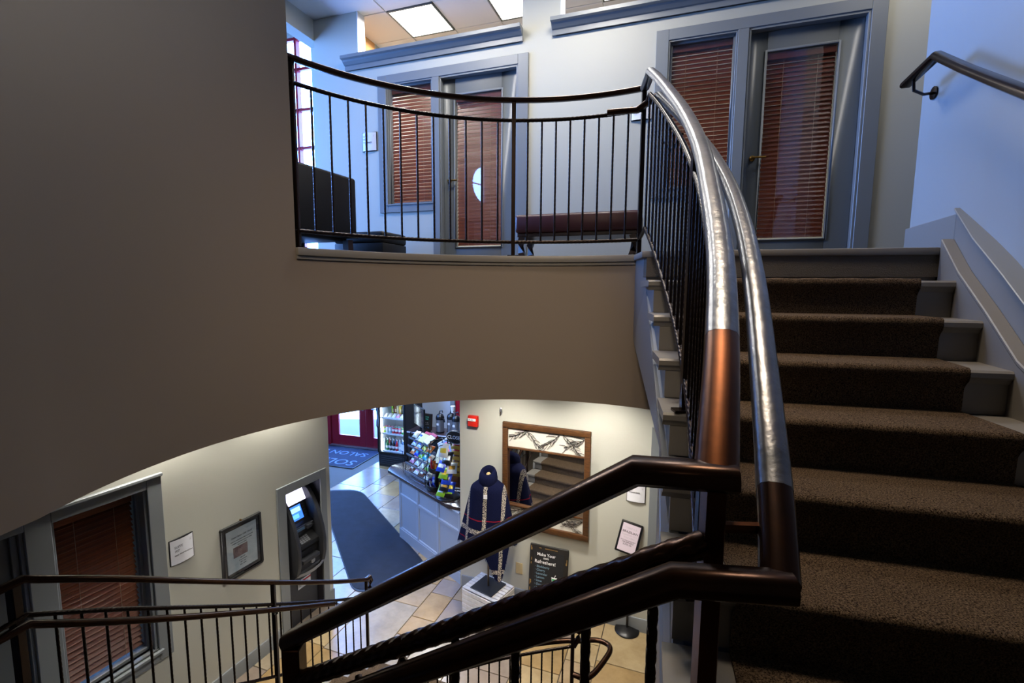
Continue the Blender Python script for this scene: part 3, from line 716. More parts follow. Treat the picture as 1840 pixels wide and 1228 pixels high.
# --- middle flight railing in front of the camera
mr = thing('railing', 'dark bronze railing of the nearest flight falling to the left', 'railing')
q0, q1, q2 = Vector((.292, .592, 3.56)), Vector((.168, .615, 3.56)), Vector((-.478, .95, 3.042))
MB().sweep([q0, q1, q2], cap_prof(.052, .034)).build('top_rail', METALB, mr, smooth=50)
def below(h): return [q1-Vector((0, 0, h)), q2-Vector((0, 0, h))]
twisted(mr, [Vector((.262, .602, 3.462)), Vector((.20, .61, 3.436)), Vector((.168, .615, 3.418)), q2-Vector((0, 0, .105))], .034, METALB, pitch=.036)
twisted(mr, [q1-Vector((0, 0, .95)), q2-Vector((0, 0, .95))], .024)
for i in range(6):
    p = q1.lerp(q2, (i+.55)/6.3); baluster(mr, p.x, p.y, p.z-.95, p.z-.15, w=.013)
baluster(mr, .198, .611, 2.61, 3.41, w=.013)
post(mr, q2.x+.01, q2.y-.005, 1.45, q2.z-.01, .038, True, METALB, 'newel_post')
g0, g1 = Vector((.335, .528, gpt[-1].z+.001)), Vector((.200, .542, gpt[-1].z+.001))
sl2 = (q2.z-q1.z)/((q2-q1).xy.length); d2v = (q2-q1).copy(); d2v.z = 0; d2v.normalize()
g2p = g1+d2v*.80; g2p.z = g1.z+sl2*.80
MB().sweep([g0, g1, g2p], cap_prof(.044, .034)).build('grab_rail', METALB, mr, smooth=50)
for k in (.18, .62): 
    p = g1.lerp(g2p, k); MB().tube([p, p+Vector((.02, .06, -.035)), p+Vector((.03, .095, -.02))], .006).build('bracket', METAL, mr)
# --- left railing of the lower flight
lt = thing('railing', 'dark bronze railing left of the lower stair flight', 'railing')
LT = crom([Vector(p) for p in [(-2.345, 2.13, 2.40), (-2.222, 2.471, 2.184), (-2.065, 2.904, 1.889), (-1.86, 3.472, 1.506), (-1.631, 4.103, 1.099), (-1.474, 4.538, .84)]], 6)
MB().sweep([Vector((-2.36, 1.72, 2.44))]+LT+[LT[-1]+Vector((.02, .05, -.002)), LT[-1]+Vector((.025, .075, -.06)), LT[-1]+Vector((.018, .055, -.13))], cap_prof(.05, .034)).build('top_rail', METALB, lt, smooth=50)
LTt = [Vector((-2.36, 1.74, 2.25))]+[Vector((p.x, p.y, p.z-.185)) for p in LT]
twisted(lt, LTt, .024, METAL)
LTg = [Vector((-2.27, 1.72, 2.27))]+crom([Vector(p) for p in [(-2.268, 2.064, 2.218), (-2.156, 2.374, 2.0), (-2.004, 2.795, 1.72), (-1.804, 3.347, 1.367), (-1.582, 3.961, .984)]], 6)
MB().sweep(LTg, cap_prof(.044, .034)).build('grab_rail', METALB, lt, smooth=50)
MB().tube([(-1.86, 3.47, 1.29), (-1.83, 3.43, 1.27), (-1.80, 3.40, 1.30)], .008).build('bracket', METAL, lt)
twisted(lt, [Vector((p.x, p.y, p.z-.93+.13)) for p in LT], .022, METAL)
for i, p in enumerate(resample(LT, .125)):
    if i > 0: baluster(lt, p.x, p.y, p.z-.80, p.z-.185)
p = LT[-1]; post(lt, p.x, p.y, 0, p.z, .028)
p = Vector((-1.86, 3.472, 1.506)); post(lt, p.x, p.y, .5, p.z, .03)
p = Vector((-2.36, 2.10, 2.40)); post(lt, p.x, p.y, 1.45, p.z, .04, name='newel_post')
# --- right railing of the lower flight
rt = thing('railing', 'short dark railing with looped ends right of the stair foot', 'railing')
RT = crom([Vector(p) for p in [(-.56, 1.08, 2.72), (-.74, 1.60, 2.26), (-.86, 2.40, 1.60), (-.80, 2.85, 1.31), (-.66, 3.12, 1.13), (-.45, 3.33, 1.02), (-.10, 3.53, .96), (.25, 3.64, .945), (.53, 3.70, .945)]], 6)
e = RT[-1]; dv = Vector((.95, .24, 0))
MB().sweep(RT+[e+dv*.035+Vector((0, 0, -.004)), e+dv*.062+Vector((0, 0, -.03)), e+dv*.055+Vector((-.0, 0, -.08)), e+dv*.01+Vector((0, 0, -.15))], cap_prof(.046, .034)).build('top_rail', METALB, rt, smooth=50)
twisted(rt, [Vector((p.x, p.y, p.z-.15)) for p in RT], .024, METAL)
twisted(rt, [Vector((p.x, p.y, p.z-.82)) for p in RT], .022, METAL)
for i, p in enumerate(resample(RT, .092)):
    if i > 0: baluster(rt, p.x, p.y, p.z-.82, p.z-.15)
post(rt, e.x, e.y, 0, e.z, .03); p = RT[len(RT)*5//8]; post(rt, p.x, p.y, p.z-.94, p.z, .03)
gl = [Vector((p.x+.02, p.y-.085, p.z-.13)) for p in RT[6:]]
lp = gl[:-4]+crom([Vector(q) for q in [(.44, 3.74, .815), (.60, 3.735, .815), (.74, 3.745, .815), (.825, 3.70, .81), (.835, 3.635, .81), (.77, 3.53, .80), (.66, 3.395, .79), (.60, 3.345, .79), (.50, 3.375, .79)]], 5)
loop = crom([Vector(q) for q in [(.10, 3.665, .83), (.44, 3.73, .822), (.60, 3.735, .82), (.74, 3.745, .82), (.825, 3.70, .82), (.835, 3.635, .82), (.77, 3.53, .82), (.66, 3.395, .82), (.58, 3.345, .82), (.50, 3.39, .81)]], 6)
MB().sweep(loop, cap_prof(.042, .034)).build('grab_rail', METALB, rt, smooth=50)
# --- wall handrail on the right
wh = thing('handrail', 'dark metal wall handrail with round bracket on the blue lit wall', 'handrail')
hp = [Vector((2.215, 2.82, 4.965)), Vector((2.125, 2.52, 4.985))]
ref = [(2.04, 2.25, 4.80), (1.93, 1.99, 4.64), (1.83, 1.72, 4.47), (1.78, 1.45, 4.28), (1.76, 1.1, 4.06)]
MB().sweep(hp+[Vector(p) for p in ref], cap_prof(.056, .036)).build('rail', METAL, wh, smooth=50)
bk = MB().tube([(2.195, 2.74, 4.955), (2.205, 2.745, 4.905), (2.28, 2.77, 4.895), (2.362, 2.80, 4.915)], .008).build('bracket', METAL, wh)
nrm = Vector((cos(R(-15)), sin(R(-15)), 0))
MB().lathe([(0, 0), (.035, 0), (.035, .007), (.012, .014), (0, .014)], 18).xf(Matrix.Translation((2.366, 2.80, 4.915)) @ Vector((-nrm.x, -nrm.y, 0)).to_track_quat('Z', 'Y').to_matrix().to_4x4()).build('wall_rose', METAL, bk)

# ================================================================== UPPER FURNITURE
# bench
bc = thing('bench', 'burgundy leather bench with dark wood legs behind the balcony railing', 'bench', on((.62, 4.52), -18, 0, 0, H), -18)
B(-.57, .57, -.21, .21, .29, .46).build('cushion', BURG, bc, bevel=.035, seg=3)
B(-.55, .55, -.19, .19, .255, .29).build('rail', DWOOD, bc, bevel=.006)
for x in (-.50, .50):
    for y in (-.16, .16):
        sx = 1 if x > 0 else -1
        MB().sweep([(x, y, .256), (x+sx*.02, y, .20), (x+sx*.012, y, .11), (x-sx*.03, y, .0)], sq(.055)).build('leg', DWOOD, bc, smooth=60)
# lounge sofa seen from behind
so = thing('sofa', 'black leather sofa seen from behind at the left end of the balcony', 'sofa', on((-1.67, 4.66), 67, 0, 0, H), 67)
B(-.98, .25, .0, .16, .27, .86).build('back', LEATH, so, bevel=.03, seg=3)
B(-.98, .25, .12, .80, .24, .44).build('seat', LEATH, so, bevel=.04, seg=3)
B(-.98, .25, -.008, .0, .27, .285).build('piping', LEATH, so)
for x in (-.9, .18):
    for y in (.07, .72):
        MB().sweep([(x, y, .25), (x+.01, y, .0)], sq(.07)).build('leg', DWOOD, so)
ot = thing('ottoman', 'black leather cube ottoman under the left upper window', 'ottoman', on((-1.36, 5.04), AA, 0, 0, H), AA)
B(-.62, 0, 0, .46, .03, .25).build('body', LEATH, ot, bevel=.012, seg=2)
B(-.625, .005, -.005, .465, .25, .37).build('cushion', LEATH, ot, bevel=.03, seg=3)
for x in (-.58, -.04):
    for y in (.04, .42): B(x-.02, x+.02, y-.02, y+.02, 0, .03).build('foot', DWOOD, ot)

# ================================================================== SIGNS ON THE WALLS
def bird(parent, x, y, z, s, m=INK):
    """the little crest: three feathers over a hooked stroke"""
    b = MB()
    for k, (dx, dz, a) in enumerate(((-.5, .35, 35), (0, .55, 60), (.5, .75, 80))):
        b.add([(x-.5*s, y, z+.1*s*k), (x-.45*s, y, z+.1*s*k+.1*s), (x+dx*s, y, z+dz*s+.06*s), (x+(dx+.12)*s, y, z+dz*s)], [(0, 1, 2, 3)])
    b.tube([(x-.3*s, y, z), (x+.15*s, y, z-.15*s), (x+.35*s, y, z+.1*s), (x+.2*s, y, z+.3*s)], .07*s, 4)
    return b.build('crest', m, parent, smooth=0)
def plaque(label, P, A, s, z, w, h, lines, group=None, z_only=False):
    t = thing('wall_sign', label, 'sign', on(P, A, s, 0, z), A)
    B(-w/2, w/2, -.012, 0, -h/2, h/2).build('frame', BLACK, t, bevel=.002)
    m = MB(); n = 10; vs = []
    for i in range(n+1):
        x = -w/2+.006+(w-.012)*i/n; b = -.012-.016*(1-(2*i/n-1)**2)
        vs += [(x, b, -h/2+.006), (x, b, h/2-.006)]
    m.add(vs, [(2*i, 2*i+2, 2*i+3, 2*i+1) for i in range(n)]); m.build('card', PAPER, t)
    for txt_, x, zz, size in lines: txt('lettering', txt_, size, t, (x-w/2, -.0305, zz), (R(90), 0, 0), INK)
    bird(t, w/2-.035, -.022, h/2-.05, .022, GREYI)
    return t
plaque('white curved suite sign beside the lower left window', PB, AB, -1.728, 1.56, .20, .225, [('SUITE', .028, .035, .028), ('107', .028, .002, .028), ('PAUL WHITTINGTON', .028, -.030, .0150)])
plaque('white curved suite sign right of the leaf framed mirror', PM, AM, 2.148, 1.605, .20, .21, [('SUITE', .028, .06, .024), ('101', .028, .033, .024), ('SPARIAN, SUITE', .028, .005, .0165)])
plaque('white curved suite sign left of the upper left window', PA, AA, -1.815, 5.54, .20, .22, [('SUITE', .025, .05, .026), ('201', .025, .015, .026), ('THE SPACE', .025, -.02, .024)])
plaque('white curved suite sign between bench and right upper window', PA, AA, 1.33, 5.53, .20, .14, [('SUITE', .025, .02, .022), ('202', .025, -.01, .022)])
# framed poster on the lower left wall
po = thing('framed_poster', 'black framed gift card poster between the lower window and cash machine', 'poster', on(PB, AB, -1.178, 0, 1.292), AB)
w, h = .42, .535
f = MB()
for a in ((-w/2, w/2, h/2-.022, h/2), (-w/2, w/2, -h/2, -h/2+.022), (-w/2, -w/2+.022, -h/2+.022, h/2-.022), (w/2-.022, w/2, -h/2+.022, h/2-.022)): f.box(a[0], a[1], -.03, 0, a[2], a[3])
f.build('frame', BLACKM, po, bevel=.003)
B(-w/2+.02, w/2-.02, -.012, -.004, -h/2+.02, h/2-.02).build('mount', mat('black_mount', '#17181e', .5), po)
B(-.158, .158, -.0135, -.012, -.212, .212).build('sheet', mat('poster_sheet', '#c9cfd4', .5, var='#aab6c0', vscale=5), po)
txt('lettering', 'Soleil Salon Gift Cards', .024, po, (0, -.0145, .122), (R(90), 0, 0), INK, 'CENTER', shear=.35)
for i, (t_, z_) in enumerate((('make it a memorable holiday for everyone', .090), ('available at the front desk or by calling', .066), ('any of our stylists', .044))): txt('lettering', t_, .0135, po, (0, -.0145, z_), (R(90), 0, 0), INK, 'CENTER', shear=.2)
B(-.095, .055, -.0145, -.0135, -.075, .03).build('printed_photo', mat('poster_photo', '#5d474c', .5, var='#8a7478', vscale=14), po)
for i, (t_, z_) in enumerate((('gift cards', -.098), ('in any amount', -.122), ('$25   $50', -.146), ('$75   $100', -.170))): txt('lettering', t_, .014, po, (0, -.0145, z_), (R(90), 0, 0), INK, 'CENTER', shear=.2)
B(-w/2+.02, w/2-.02, -.021, -.019, -h/2+.02, h/2-.02).build('glazing', GLASS, po, smooth=0)
B(-.006, .006, -.02, 0, h/2, h/2+.012).build('hanger', BRASS, po)

# ---- cash machine in its niche
am = thing('cash_machine', 'black cash machine with lit white header and blue screen in wall niche', 'cash machine', on(PB, AB, -.415, 0, 0), AB)
ATMB = mat('atm_body', '#26272b', .4); ATMD = mat('atm_dark', '#121316', .35); ATMG = mat('atm_grey', '#8c8e92', .35, .6)
B(-.205, .205, .05, .50, .0, .64).build('pedestal', mat('atm_pedestal', '#1c1f26', .4), am, bevel=.006)
core = [(.5, .62), (-.03, .62), (-.07, .68), (-.065, .74), (-.02, .79), (-.02, .86), (-.055, .91), (-.045, .945), (.05, 1.02), (.05, 1.07), (.02, 1.10), (.03, 1.15), (.075, 1.165), (.15, 1.36), (.13, 1.365), (.19, 1.51), (.24, 1.53), (.5, 1.53)]
MB().prism(core, -.155, .155, 'x').build('fascia', ATMD, am, smooth=20)
side = [(.5, .60), (-.02, .60), (-.085, .66), (-.115, .78), (-.12, .92), (-.10, 1.06), (-.055, 1.22), (.015, 1.38), (.10, 1.50), (.20, 1.555), (.5, 1.555)]
for x0, x1 in ((-.205, -.155), (.155, .205)): MB().prism(side, x0, x1, 'x').build('side_cheek', ATMB, am, bevel=.008, seg=2)
slope = atan2(.06, .145)
def on_slope(p0, p1, t, out): 
    d = Vector((0, p1[0]-p0[0], p1[1]-p0[1])); n = Vector((0, -d.z, d.y)).normalized(); return Vector((0, p0[0], p0[1]))+d*t+n*out
def plate(p0, p1, x0, x1, a, b, th, name, m, parent=am, bevel=0):
    q = []
    for o in (-.004, th):
        A_, B_ = on_slope(p0, p1, a, o), on_slope(p0, p1, b, o); q += [(x0, A_.y, A_.z), (x1, A_.y, A_.z), (x1, B_.y, B_.z), (x0, B_.y, B_.z)]
    return MB().hexa(q).build(name, m, parent, bevel=bevel)
plate((.12, 1.372), (.185, 1.508), -.145, .145, .05, .92, .008, 'lit_header', mat('header_light', '#ffffff', .4, emit=(.72, .70, 1.0), estr=3.2))
plate((.075, 1.17), (.15, 1.36), -.13, .075, .12, .90, .006, 'screen', mat('atm_screen', '#0a1530', .2, emit=(.05, .22, 1.0), estr=1.6))
plate((.075, 1.17), (.15, 1.36), -.12, .06, .55, .80, .0075, 'screen_picture', mat('atm_screen_light', '#9cc8ff', .2, emit=(.35, .65, 1.0), estr=1.6))
plate((.075, 1.17), (.15, 1.36), -.10, .02, .22, .45, .0075, 'screen_picture', mat('atm_screen_mid', '#5aa0ff', .2, emit=(.15, .55, 1.0), estr=1.4))
for i in range(5): plate((.075, 1.17), (.15, 1.36), .092, .118, .15+.16*i, .23+.16*i, .008, 'side_button', ATMB)
B(-.14, .14, .0, .06, 1.095, 1.145).build('card_shelf', ATMB, am, bevel=.008)
B(-.11, .0, -.006, .0, 1.105, 1.135).build('receipt_slot', mat('atm_blue_label', '#3d5a78', .3), am); B(.03, .10, -.022, .02, 1.09, 1.135).build('card_reader', ATMB, am, bevel=.006); B(.04, .09, -.024, -.021, 1.108, 1.116).build('slot', BLACK, am)
kp = plate((-.045, .945), (.05, 1.02), -.08, .06, .12, .88, .004, 'keypad', ATMB)
for i in range(4):
    for j in range(4):
        plate((-.045, .945), (.05, 1.02), -.074+.033*i, -.074+.033*i+.026, .17+.175*j, .17+.175*j+.13, .008, 'key', ATMG, kp)
B(-.12, .12, -.10, -.02, .755, .80).build('cash_tray', ATMB, am, bevel=.01, seg=2)
MB().lathe([(0, 0), (.032, 0), (.028, .02), (0, .022)], 16).xf(Matrix.Translation((.02, -.075, .74)) @ Matrix.Rotation(R(90), 4, 'X')).build('dispenser_mouth', ATMG, am)
vs = []; m = MB()
m.sweep([(-.19, -.075, .655), (-.10, -.112, .652), (0, -.122, .65), (.10, -.112, .652), (.19, -.075, .655)], [(-.004, -.014), (.004, -.014), (.004, .014), (-.004, .014)]).build('silver_trim', ATMG, am)
B(-.08, .10, .044, .050, .40, .50).build('sticker', mat('atm_sticker', '#b9bcc2', .5), am); B(-.08, .10, .0425, .044, .47, .49).build('sticker_stripe', RED, am)
for z_ in (.445, .425): txt('lettering', 'NO SURCHARGE' if z_ > .43 else 'ATM', .016, am, (-.07, .0425, z_), (R(90), 0, 0), INK)
# niche lining and casing
nl = struct('trim_9', (PB[0], PB[1], 0), AB, 'grey casing and dark lining of the cash machine niche')
for bx in ((-.765, -.655, 0, 1.705), (-.175, -.085, 0, 1.705), (-.655, -.175, 1.605, 1.705)): B(bx[0], bx[1], -.022, 0, bx[2], bx[3]).build('casing', TRIM, nl, bevel=.004)
for bx in ((-.66, -.652, 0, .6, 0, 1.61), (-.178, -.170, 0, .6, 0, 1.61), (-.66, -.17, .55, .6, 0, 1.61), (-.66, -.17, 0, .6, 1.60, 1.61)): B(*bx).build('lining', mat('niche_lining', '#34333a', .5), nl, smooth=0)
B(-.085, -.012, -.018, 0, 0, .15).build('baseboard_block', TRIM, nl)

# ================================================================== MIRROR WALL OBJECTS
al = thing('fire_alarm', 'small red fire alarm pull box on the wall above the counter end', 'alarm', on(PM, AM, .196, 0, 2.2), AM)
B(-.066, .066, -.05, 0, -.068, .068).build('box', mat('alarm_red', '#d8281c', .35), al, bevel=.01, seg=2)
B(-.062, .046, -.062, -.05, .005, .036).build('pull_bar', WHITE, al, bevel=.003); txt('lettering', 'PULL', .026, al, (-.042, -.0625, .012), (R(90), 0, 0), INK)
hk = thing('wall_hook', 'tiny oval bronze hook on the wall above the mirror', 'hook', on(PM, AM, .552, 0, 2.355), AM)
MB().lathe([(0, 0), (.016, .001), (.02, .006), (.014, .014), (0, .016)], 16, sy=2.2).xf(Matrix.Rotation(R(90), 4, 'X')).build('plate', STEEL, hk)
MB().tube([(0, -.012, -.01), (0, -.035, -.03), (0, -.03, -.05)], .004).build('prong', BRASS, hk)
op = thing('wall_plate', 'tan blank outlet plate low on the wall beside the chalkboard', 'outlet', on(PM, AM, .80, 0, .42), AM)
B(-.045, .045, -.007, 0, -.07, .07).build('plate', mat('tan_plastic', '#b8a57c', .4), op, bevel=.003)
for z_ in (-.05, .05): MB().lathe([(0, 0), (.004, 0), (0, .002)], 8).xf(Matrix.Translation((0, -.007, z_)) @ Matrix.Rotation(R(90), 4, 'X')).build('screw', STEEL, op)
sw = thing('light_switch', 'small tan switch plate beside the right upper office window', 'switch', on(PA, AA, 2.215-1.02, 0, 4.45), AA)
B(-.02, .02, -.028, -.0, -.06, .06).build('plate', mat('tan_plastic', '#b8a57c', .4), sw, bevel=.003); B(-.006, .006, -.036, -.028, -.014, .014).build('toggle', WHITE, sw)
# big mirror
mi = thing('wall_mirror', 'large wood framed wall mirror with branch pattern panels', 'mirror', on(PM, AM, 1.118, -.016, 1.60), AM-1.5)
w, hh = 1.065, 1.28; f = MB()
fw = .068
def fr_(a, b, c, d): return MB().box(a, b, -.04, 0, c, d).build('frame_rail', FRAMEW, mi, bevel=.008, seg=2)
fr_(-w/2, w/2, hh/2-fw, hh/2); fr_(-w/2, w/2, -hh/2, -hh/2+fw); fr_(-w/2, -w/2+fw, -hh/2+fw, hh/2-fw); fr_(w/2-fw, w/2, -hh/2+fw, hh/2-fw)
zt, zb = .345, -.385
fr_(-w/2+fw, w/2-fw, zt-.022, zt); fr_(-w/2+fw, w/2-fw, zb, zb+.022)
B(-w/2+fw-.004, w/2-fw+.004, -.012, -.006, zb+.018, zt-.018).xf(Matrix.Translation((0, -.004, 0)) @ Matrix.Rotation(R(-2), 4, 'Z')).build('glass', MIRROR, mi, smooth=0)
def branches(z0, z1, seed):
    rnd = random.Random(seed); p = B(-w/2+fw, w/2-fw, -.012, -.004, z0, z1).build('branch_panel', CREAM, mi, smooth=0)
    X0, X1 = -w/2+fw+.01, w/2-fw-.01
    specs = [((X0+.25, z1), (X0+.02, z0+.12)), ((X0+.19, z1-.01), (X0+.42, z0+.02)), ((X0+.62, z1-.03), (X0+.42, z0+.05)), ((X0+.66, z1-.02), (X1-.02, z0+.01)), ((X1, z1-.05), (X1-.22, z0+.08))]
    for a, b in specs:
        m = MB(); a3, b3 = Vector((a[0], -.018, a[1])), Vector((b[0], -.018, b[1])); d = b3-a3
        pts = [a3+d*t+Vector((.012*sin(t*5), 0, .012*cos(t*4))) for t in [i/6 for i in range(7)]]
        m.tube(pts, .0042, 5)
        for i in range(1, 7):
            for sgn in (-1, 1):
                an = atan2(d.z, d.x)+sgn*R(rnd.uniform(30, 55)); L = rnd.uniform(.08, .15)*(1.1-i*.07)
                q = pts[i-1]; tp = []
                for t in (0, .4, .8, 1):
                    v = q+Vector((cos(an+sgn*t*-.35)*L*t, -.003*t, sin(an+sgn*t*-.35)*L*t))
                    v.x = min(max(v.x, X0), X1); v.z = min(max(v.z, z0+.006), z1-.006); tp.append(v)
                if (tp[-1]-tp[-2]).length > .004: m.tube(tp, .0028, 4)
        m.build('branch', mat('branch_metal', '#2c2118', .5), p)
branches(zt, hh/2-fw, 1); branches(-hh/2+fw, zb, 2)

# chalkboard leaning on the wall
cb = thing('chalkboard', 'black refreshers menu chalkboard with worn frame standing on the floor below the mirror', 'chalkboard', on(PM, AM, 1.185, -.13, 0), AM)
cb.rotation_euler = (R(-7), 0, R(AM))
w, hh = .47, .80
B(-w/2, w/2, 0, .025, 0, hh).build('frame', mat('worn_black_frame', '#1a1512', .6, var='#120e0c', vscale=3), cb, bevel=.018, seg=3)
B(-w/2+.05, w/2-.05, -.002, .001, .05, hh-.065).build('slate', mat('chalk_slate', '#161518', .8), cb)
rnd = random.Random(5); m = MB()
for i in range(16):
    x = rnd.choice([-w/2+.01, w/2-.03])+rnd.random()*.015; z_ = rnd.uniform(.1, hh-.05); m.box(x, x+.008, -.001, .002, z_, z_+rnd.uniform(.02, .07))
for i in range(6):
    x = rnd.uniform(-.15, .12); m.box(x, x+rnd.uniform(.02, .05), -.001, .002, hh-.04, hh-.033)
m.build('wear', mat('worn_wood', '#8a6a3a', .7), cb)
def chalk(b_, x, z_, s_, mm, al_='LEFT', sh=0): txt('lettering', b_, s_, cb, (x, -.003, z_), (R(90), 0, 0), mm, al_, sh, bold=.0006)
chalk('Make Your', -.03, .675, .05, CHALKW, 'CENTER'); chalk('own', -.03, .640, .038, CHALKW, 'CENTER'); chalk('Refreshers!', -.04, .585, .056, CHALKW, 'CENTER')
for i, b_ in enumerate(('Blackberry', 'Cherry', 'Lavender', 'Lemon', 'Lime', 'Orange', 'Passion fruit', 'Peach', 'Pineapple', 'Raspberry', 'Strawberry')): chalk('· '+b_, -.16, .535-i*.042, .036, CHALKB)
cup = MB().prism([(.06, .37), (.10, .37), (.115, .45), (.045, .45)], -.0035, -.002, 'y').build('cup_outline', CHALKW, cb); MB().prism([(.064, .376), (.096, .376), (.108, .435), (.052, .435)], -.0045, -.0034, 'y').build('green_drink', GREEN, cb); MB().prism([(.078, .45), (.084, .45), (.098, .48), (.09, .48)], -.0035, -.002, 'y').build('straw', CHALKW, cb)

# sign stand
ss = thing('sign_stand', 'black pedestal sign holder with pink Brazilian notice at the stair foot', 'sign', (1.31, 4.92, 0), -19)
MB().lathe([(0, 0), (.125, 0), (.135, .008), (.13, .02), (.06, .035), (.018, .045), (0, .045)], 32).build('base', BLACK, ss, smooth=60)
MB().lathe([(0, .04), (.0125, .04), (.0125, .93), (0, .93)], 12).build('pole', BLACK, ss)
fr2 = bpy.data.objects.new('sign_frame', None); COL.objects.link(fr2); fr2.parent = ss; fr2.location = (-.012, -.01, 1.10); fr2.rotation_euler = (R(-14), R(12), 0)
hd = MB(); w, hh = .235, .345
hd.box(-w/2, w/2, -.010, .012, -hh/2, hh/2)
ho = hd.build('holder', BLACK, ss, bevel=.012, seg=3); ho.location = fr2.location; ho.rotation_euler = fr2.rotation_euler
bpy.data.objects.remove(fr2)
ca = B(-w/2+.022, w/2-.022, -.0125, -.0105, -hh/2+.024, hh/2-.024).build('notice', mat('pink_paper', '#cfc0cc', .6), ho)
for b_, z_, s_, mm in (('THERE IS A', .095, .026, GREYI), ('BRAZILIAN', .052, .034, INK), ('ENDING TO YOUR', .022, .02, GREYI), ('WAX HERE', -.008, .024, GREYI), ('BOOK YOUR APPOINTMENT', -.034, .0125, INK), ('720-209-4222', -.056, .022, INK), ('SUITE 105', -.08, .022, INK)):
    txt('lettering', b_, s_, ho, (0, -.0132, z_), (R(90), 0, 0), mm, 'CENTER')

# crate with the poncho display
cr = thing('crate', 'white slatted wooden crate under the poncho display', 'crate', (-.26, 5.235, 0), -35)
cw, cdp, ch = .49, .37, .31; CW = mat('crate_white', '#d4d2d0', .5, var='#c2bfbc', vscale=20)
for i in range(7):
    y = -cdp/2+cdp*(i+.5)/7; B(-cw/2, cw/2, y-.022, y+.022, ch-.014, ch).build('slat', CW, cr, bevel=.002)
for i in range(5):
    z_ = .006+i*.058
    for sg in (-1, 1):
        B(-cw/2, cw/2, sg*cdp/2-.006, sg*cdp/2+.006, z_, z_+.05).build('slat', CW, cr, bevel=.002); B(sg*cw/2-.006, sg*cw/2+.006, -cdp/2+.007, cdp/2-.007, z_, z_+.05).build('slat', CW, cr, bevel=.002)
for sx in (-1, 1):
    for sy_ in (-1, 1): B(sx*(cw/2-.02)-.012, sx*(cw/2-.02)+.012, sy_*(cdp/2-.018)-.01, sy_*(cdp/2-.018)+.01, 0, ch-.015).build('corner_post', CW, cr)
ms = thing('mannequin_stand', 'steel pole display stand on a grey square base wearing the poncho', 'display stand', (-.26, 5.235, .31), -35)
B(-.155, .155, -.15, .15, 0, .012).build('base', DGRAY, ms, bevel=.003)
MB().lathe([(0, .01), (.013, .01), (.013, .85), (0, .85)], 14).build('pole', mat('brass_pole', '#6a5f52', .3, .9), ms)
MB().lathe([(0, .80), (.09, .80), (.15, .95), (.16, 1.1), (.13, 1.2), (.05, 1.28), (.04, 1.35), (.026, 1.37), (0, 1.37)], 20, sy=.65).xf(Matrix.Rotation(R(35), 4, 'Z')).build('torso', BLACKM, ms)
MB().lathe([(0, 1.365), (.026, 1.365), (.028, 1.38), (.016, 1.395), (0, 1.40)], 14).build('neck_cap', mat('neck_wood', '#b39a6a', .5), ms)
# poncho
pn = thing('poncho', 'navy plaid knitted poncho with cream bands and fringe on the display stand', 'poncho', (-.26, 5.235, .31), -12)
def poncho_mat():
    m = mat('poncho_knit', '#090c22', .95, bump=.8, bscale=160, bdist=.006, spec=.1); nt = m.node_tree; p = nt.nodes['Principled BSDF']
    uv = nt.nodes.new('ShaderNodeUVMap'); sx = nt.nodes.new('ShaderNodeSeparateXYZ'); nt.links.new(uv.outputs[0], sx.inputs[0])
    def M(op, a, b=None):
        n = nt.nodes.new('ShaderNodeMath'); n.operation = op
        for i, v in enumerate((a, b)):
            if v is None: continue
            if isinstance(v, (int, float)): n.inputs[i].default_value = v
            else: nt.links.new(v, n.inputs[i])
        return n.outputs[0]
    def band(c, x, hw): return M('LESS_THAN', M('ABSOLUTE', M('SUBTRACT', c, x)), hw)
    X, Y = sx.outputs[0], sx.outputs[1]
    cream = M('MAXIMUM', M('MAXIMUM', band(X, .0, .022), band(X, .20, .018)), M('MAXIMUM', band(X, -.215, .016), M('MAXIMUM', band(Y, .77, .026), band(Y, .36, .022))))
    red = M('MAXIMUM', band(Y, .90, .006), band(Y, .66, .005))
    nz_ = nt.nodes.new('ShaderNodeTexNoise'); nz_.inputs['Scale'].default_value = 110; nz_.inputs['Detail'].default_value = 2
    tc = nt.nodes.new('ShaderNodeTexCoord'); nt.links.new(tc.outputs['Object'], nz_.inputs['Vector'])
    spk = M('GREATER_THAN', nz_.outputs['Fac'], .49)
    def mixc(f, a, b):
        n = nt.nodes.new('ShaderNodeMix'); n.data_type = 'RGBA'; nt.links.new(f, n.inputs[0])
        for i, v in ((6, a), (7, b)):
            if isinstance(v, tuple): n.inputs[i].default_value = v
            else: nt.links.new(v, n.inputs[i])
        return n.outputs[2]
    c0 = mixc(red, lin('#090d28'), lin('#6a1022')); c1 = mixc(M('MULTIPLY', cream, spk), c0, lin('#a59c8e'))
    nt.links.new(c1, p.inputs['Base Color']); return m
NTH, NV = 64, 26; vs = []; uvs = []
for j in range(NV+1):
    v = j/NV
    for i in range(NTH):
        th = 2*pi*i/NTH
        cx, sx_ = cos(th), sin(th)   # front is -y
        d_front = math.exp(-((th-1.5*pi-.45)/.30)**2); d_l = math.exp(-((th-1.5*pi+.75)/.35)**2); d_b = math.exp(-((th-.5*pi)/.4)**2)
        zh = .60-.36*d_front-.08*d_l-.2*d_b+.03*sin(th*9)
        # profile from collar to hem
        z = 1.33+(zh-1.33)*v
        t = (1.33-z)/.75; sh = max(0, min(1, (1.36-z)/.14)); sh = sh*sh*(3-2*sh)
        rx = .075+.115*sh+.155*max(0, t-.05); ry = .072+.055*sh+.13*max(0, t-.05)
        fold = (1+.055*max(0, t)*sin(th*6+.6)+.03*max(0, t)*sin(th*11+2))
        vs.append((rx*cx*fold, ry*sx_*fold, z)); uvs.append((rx*cx*fold, z))
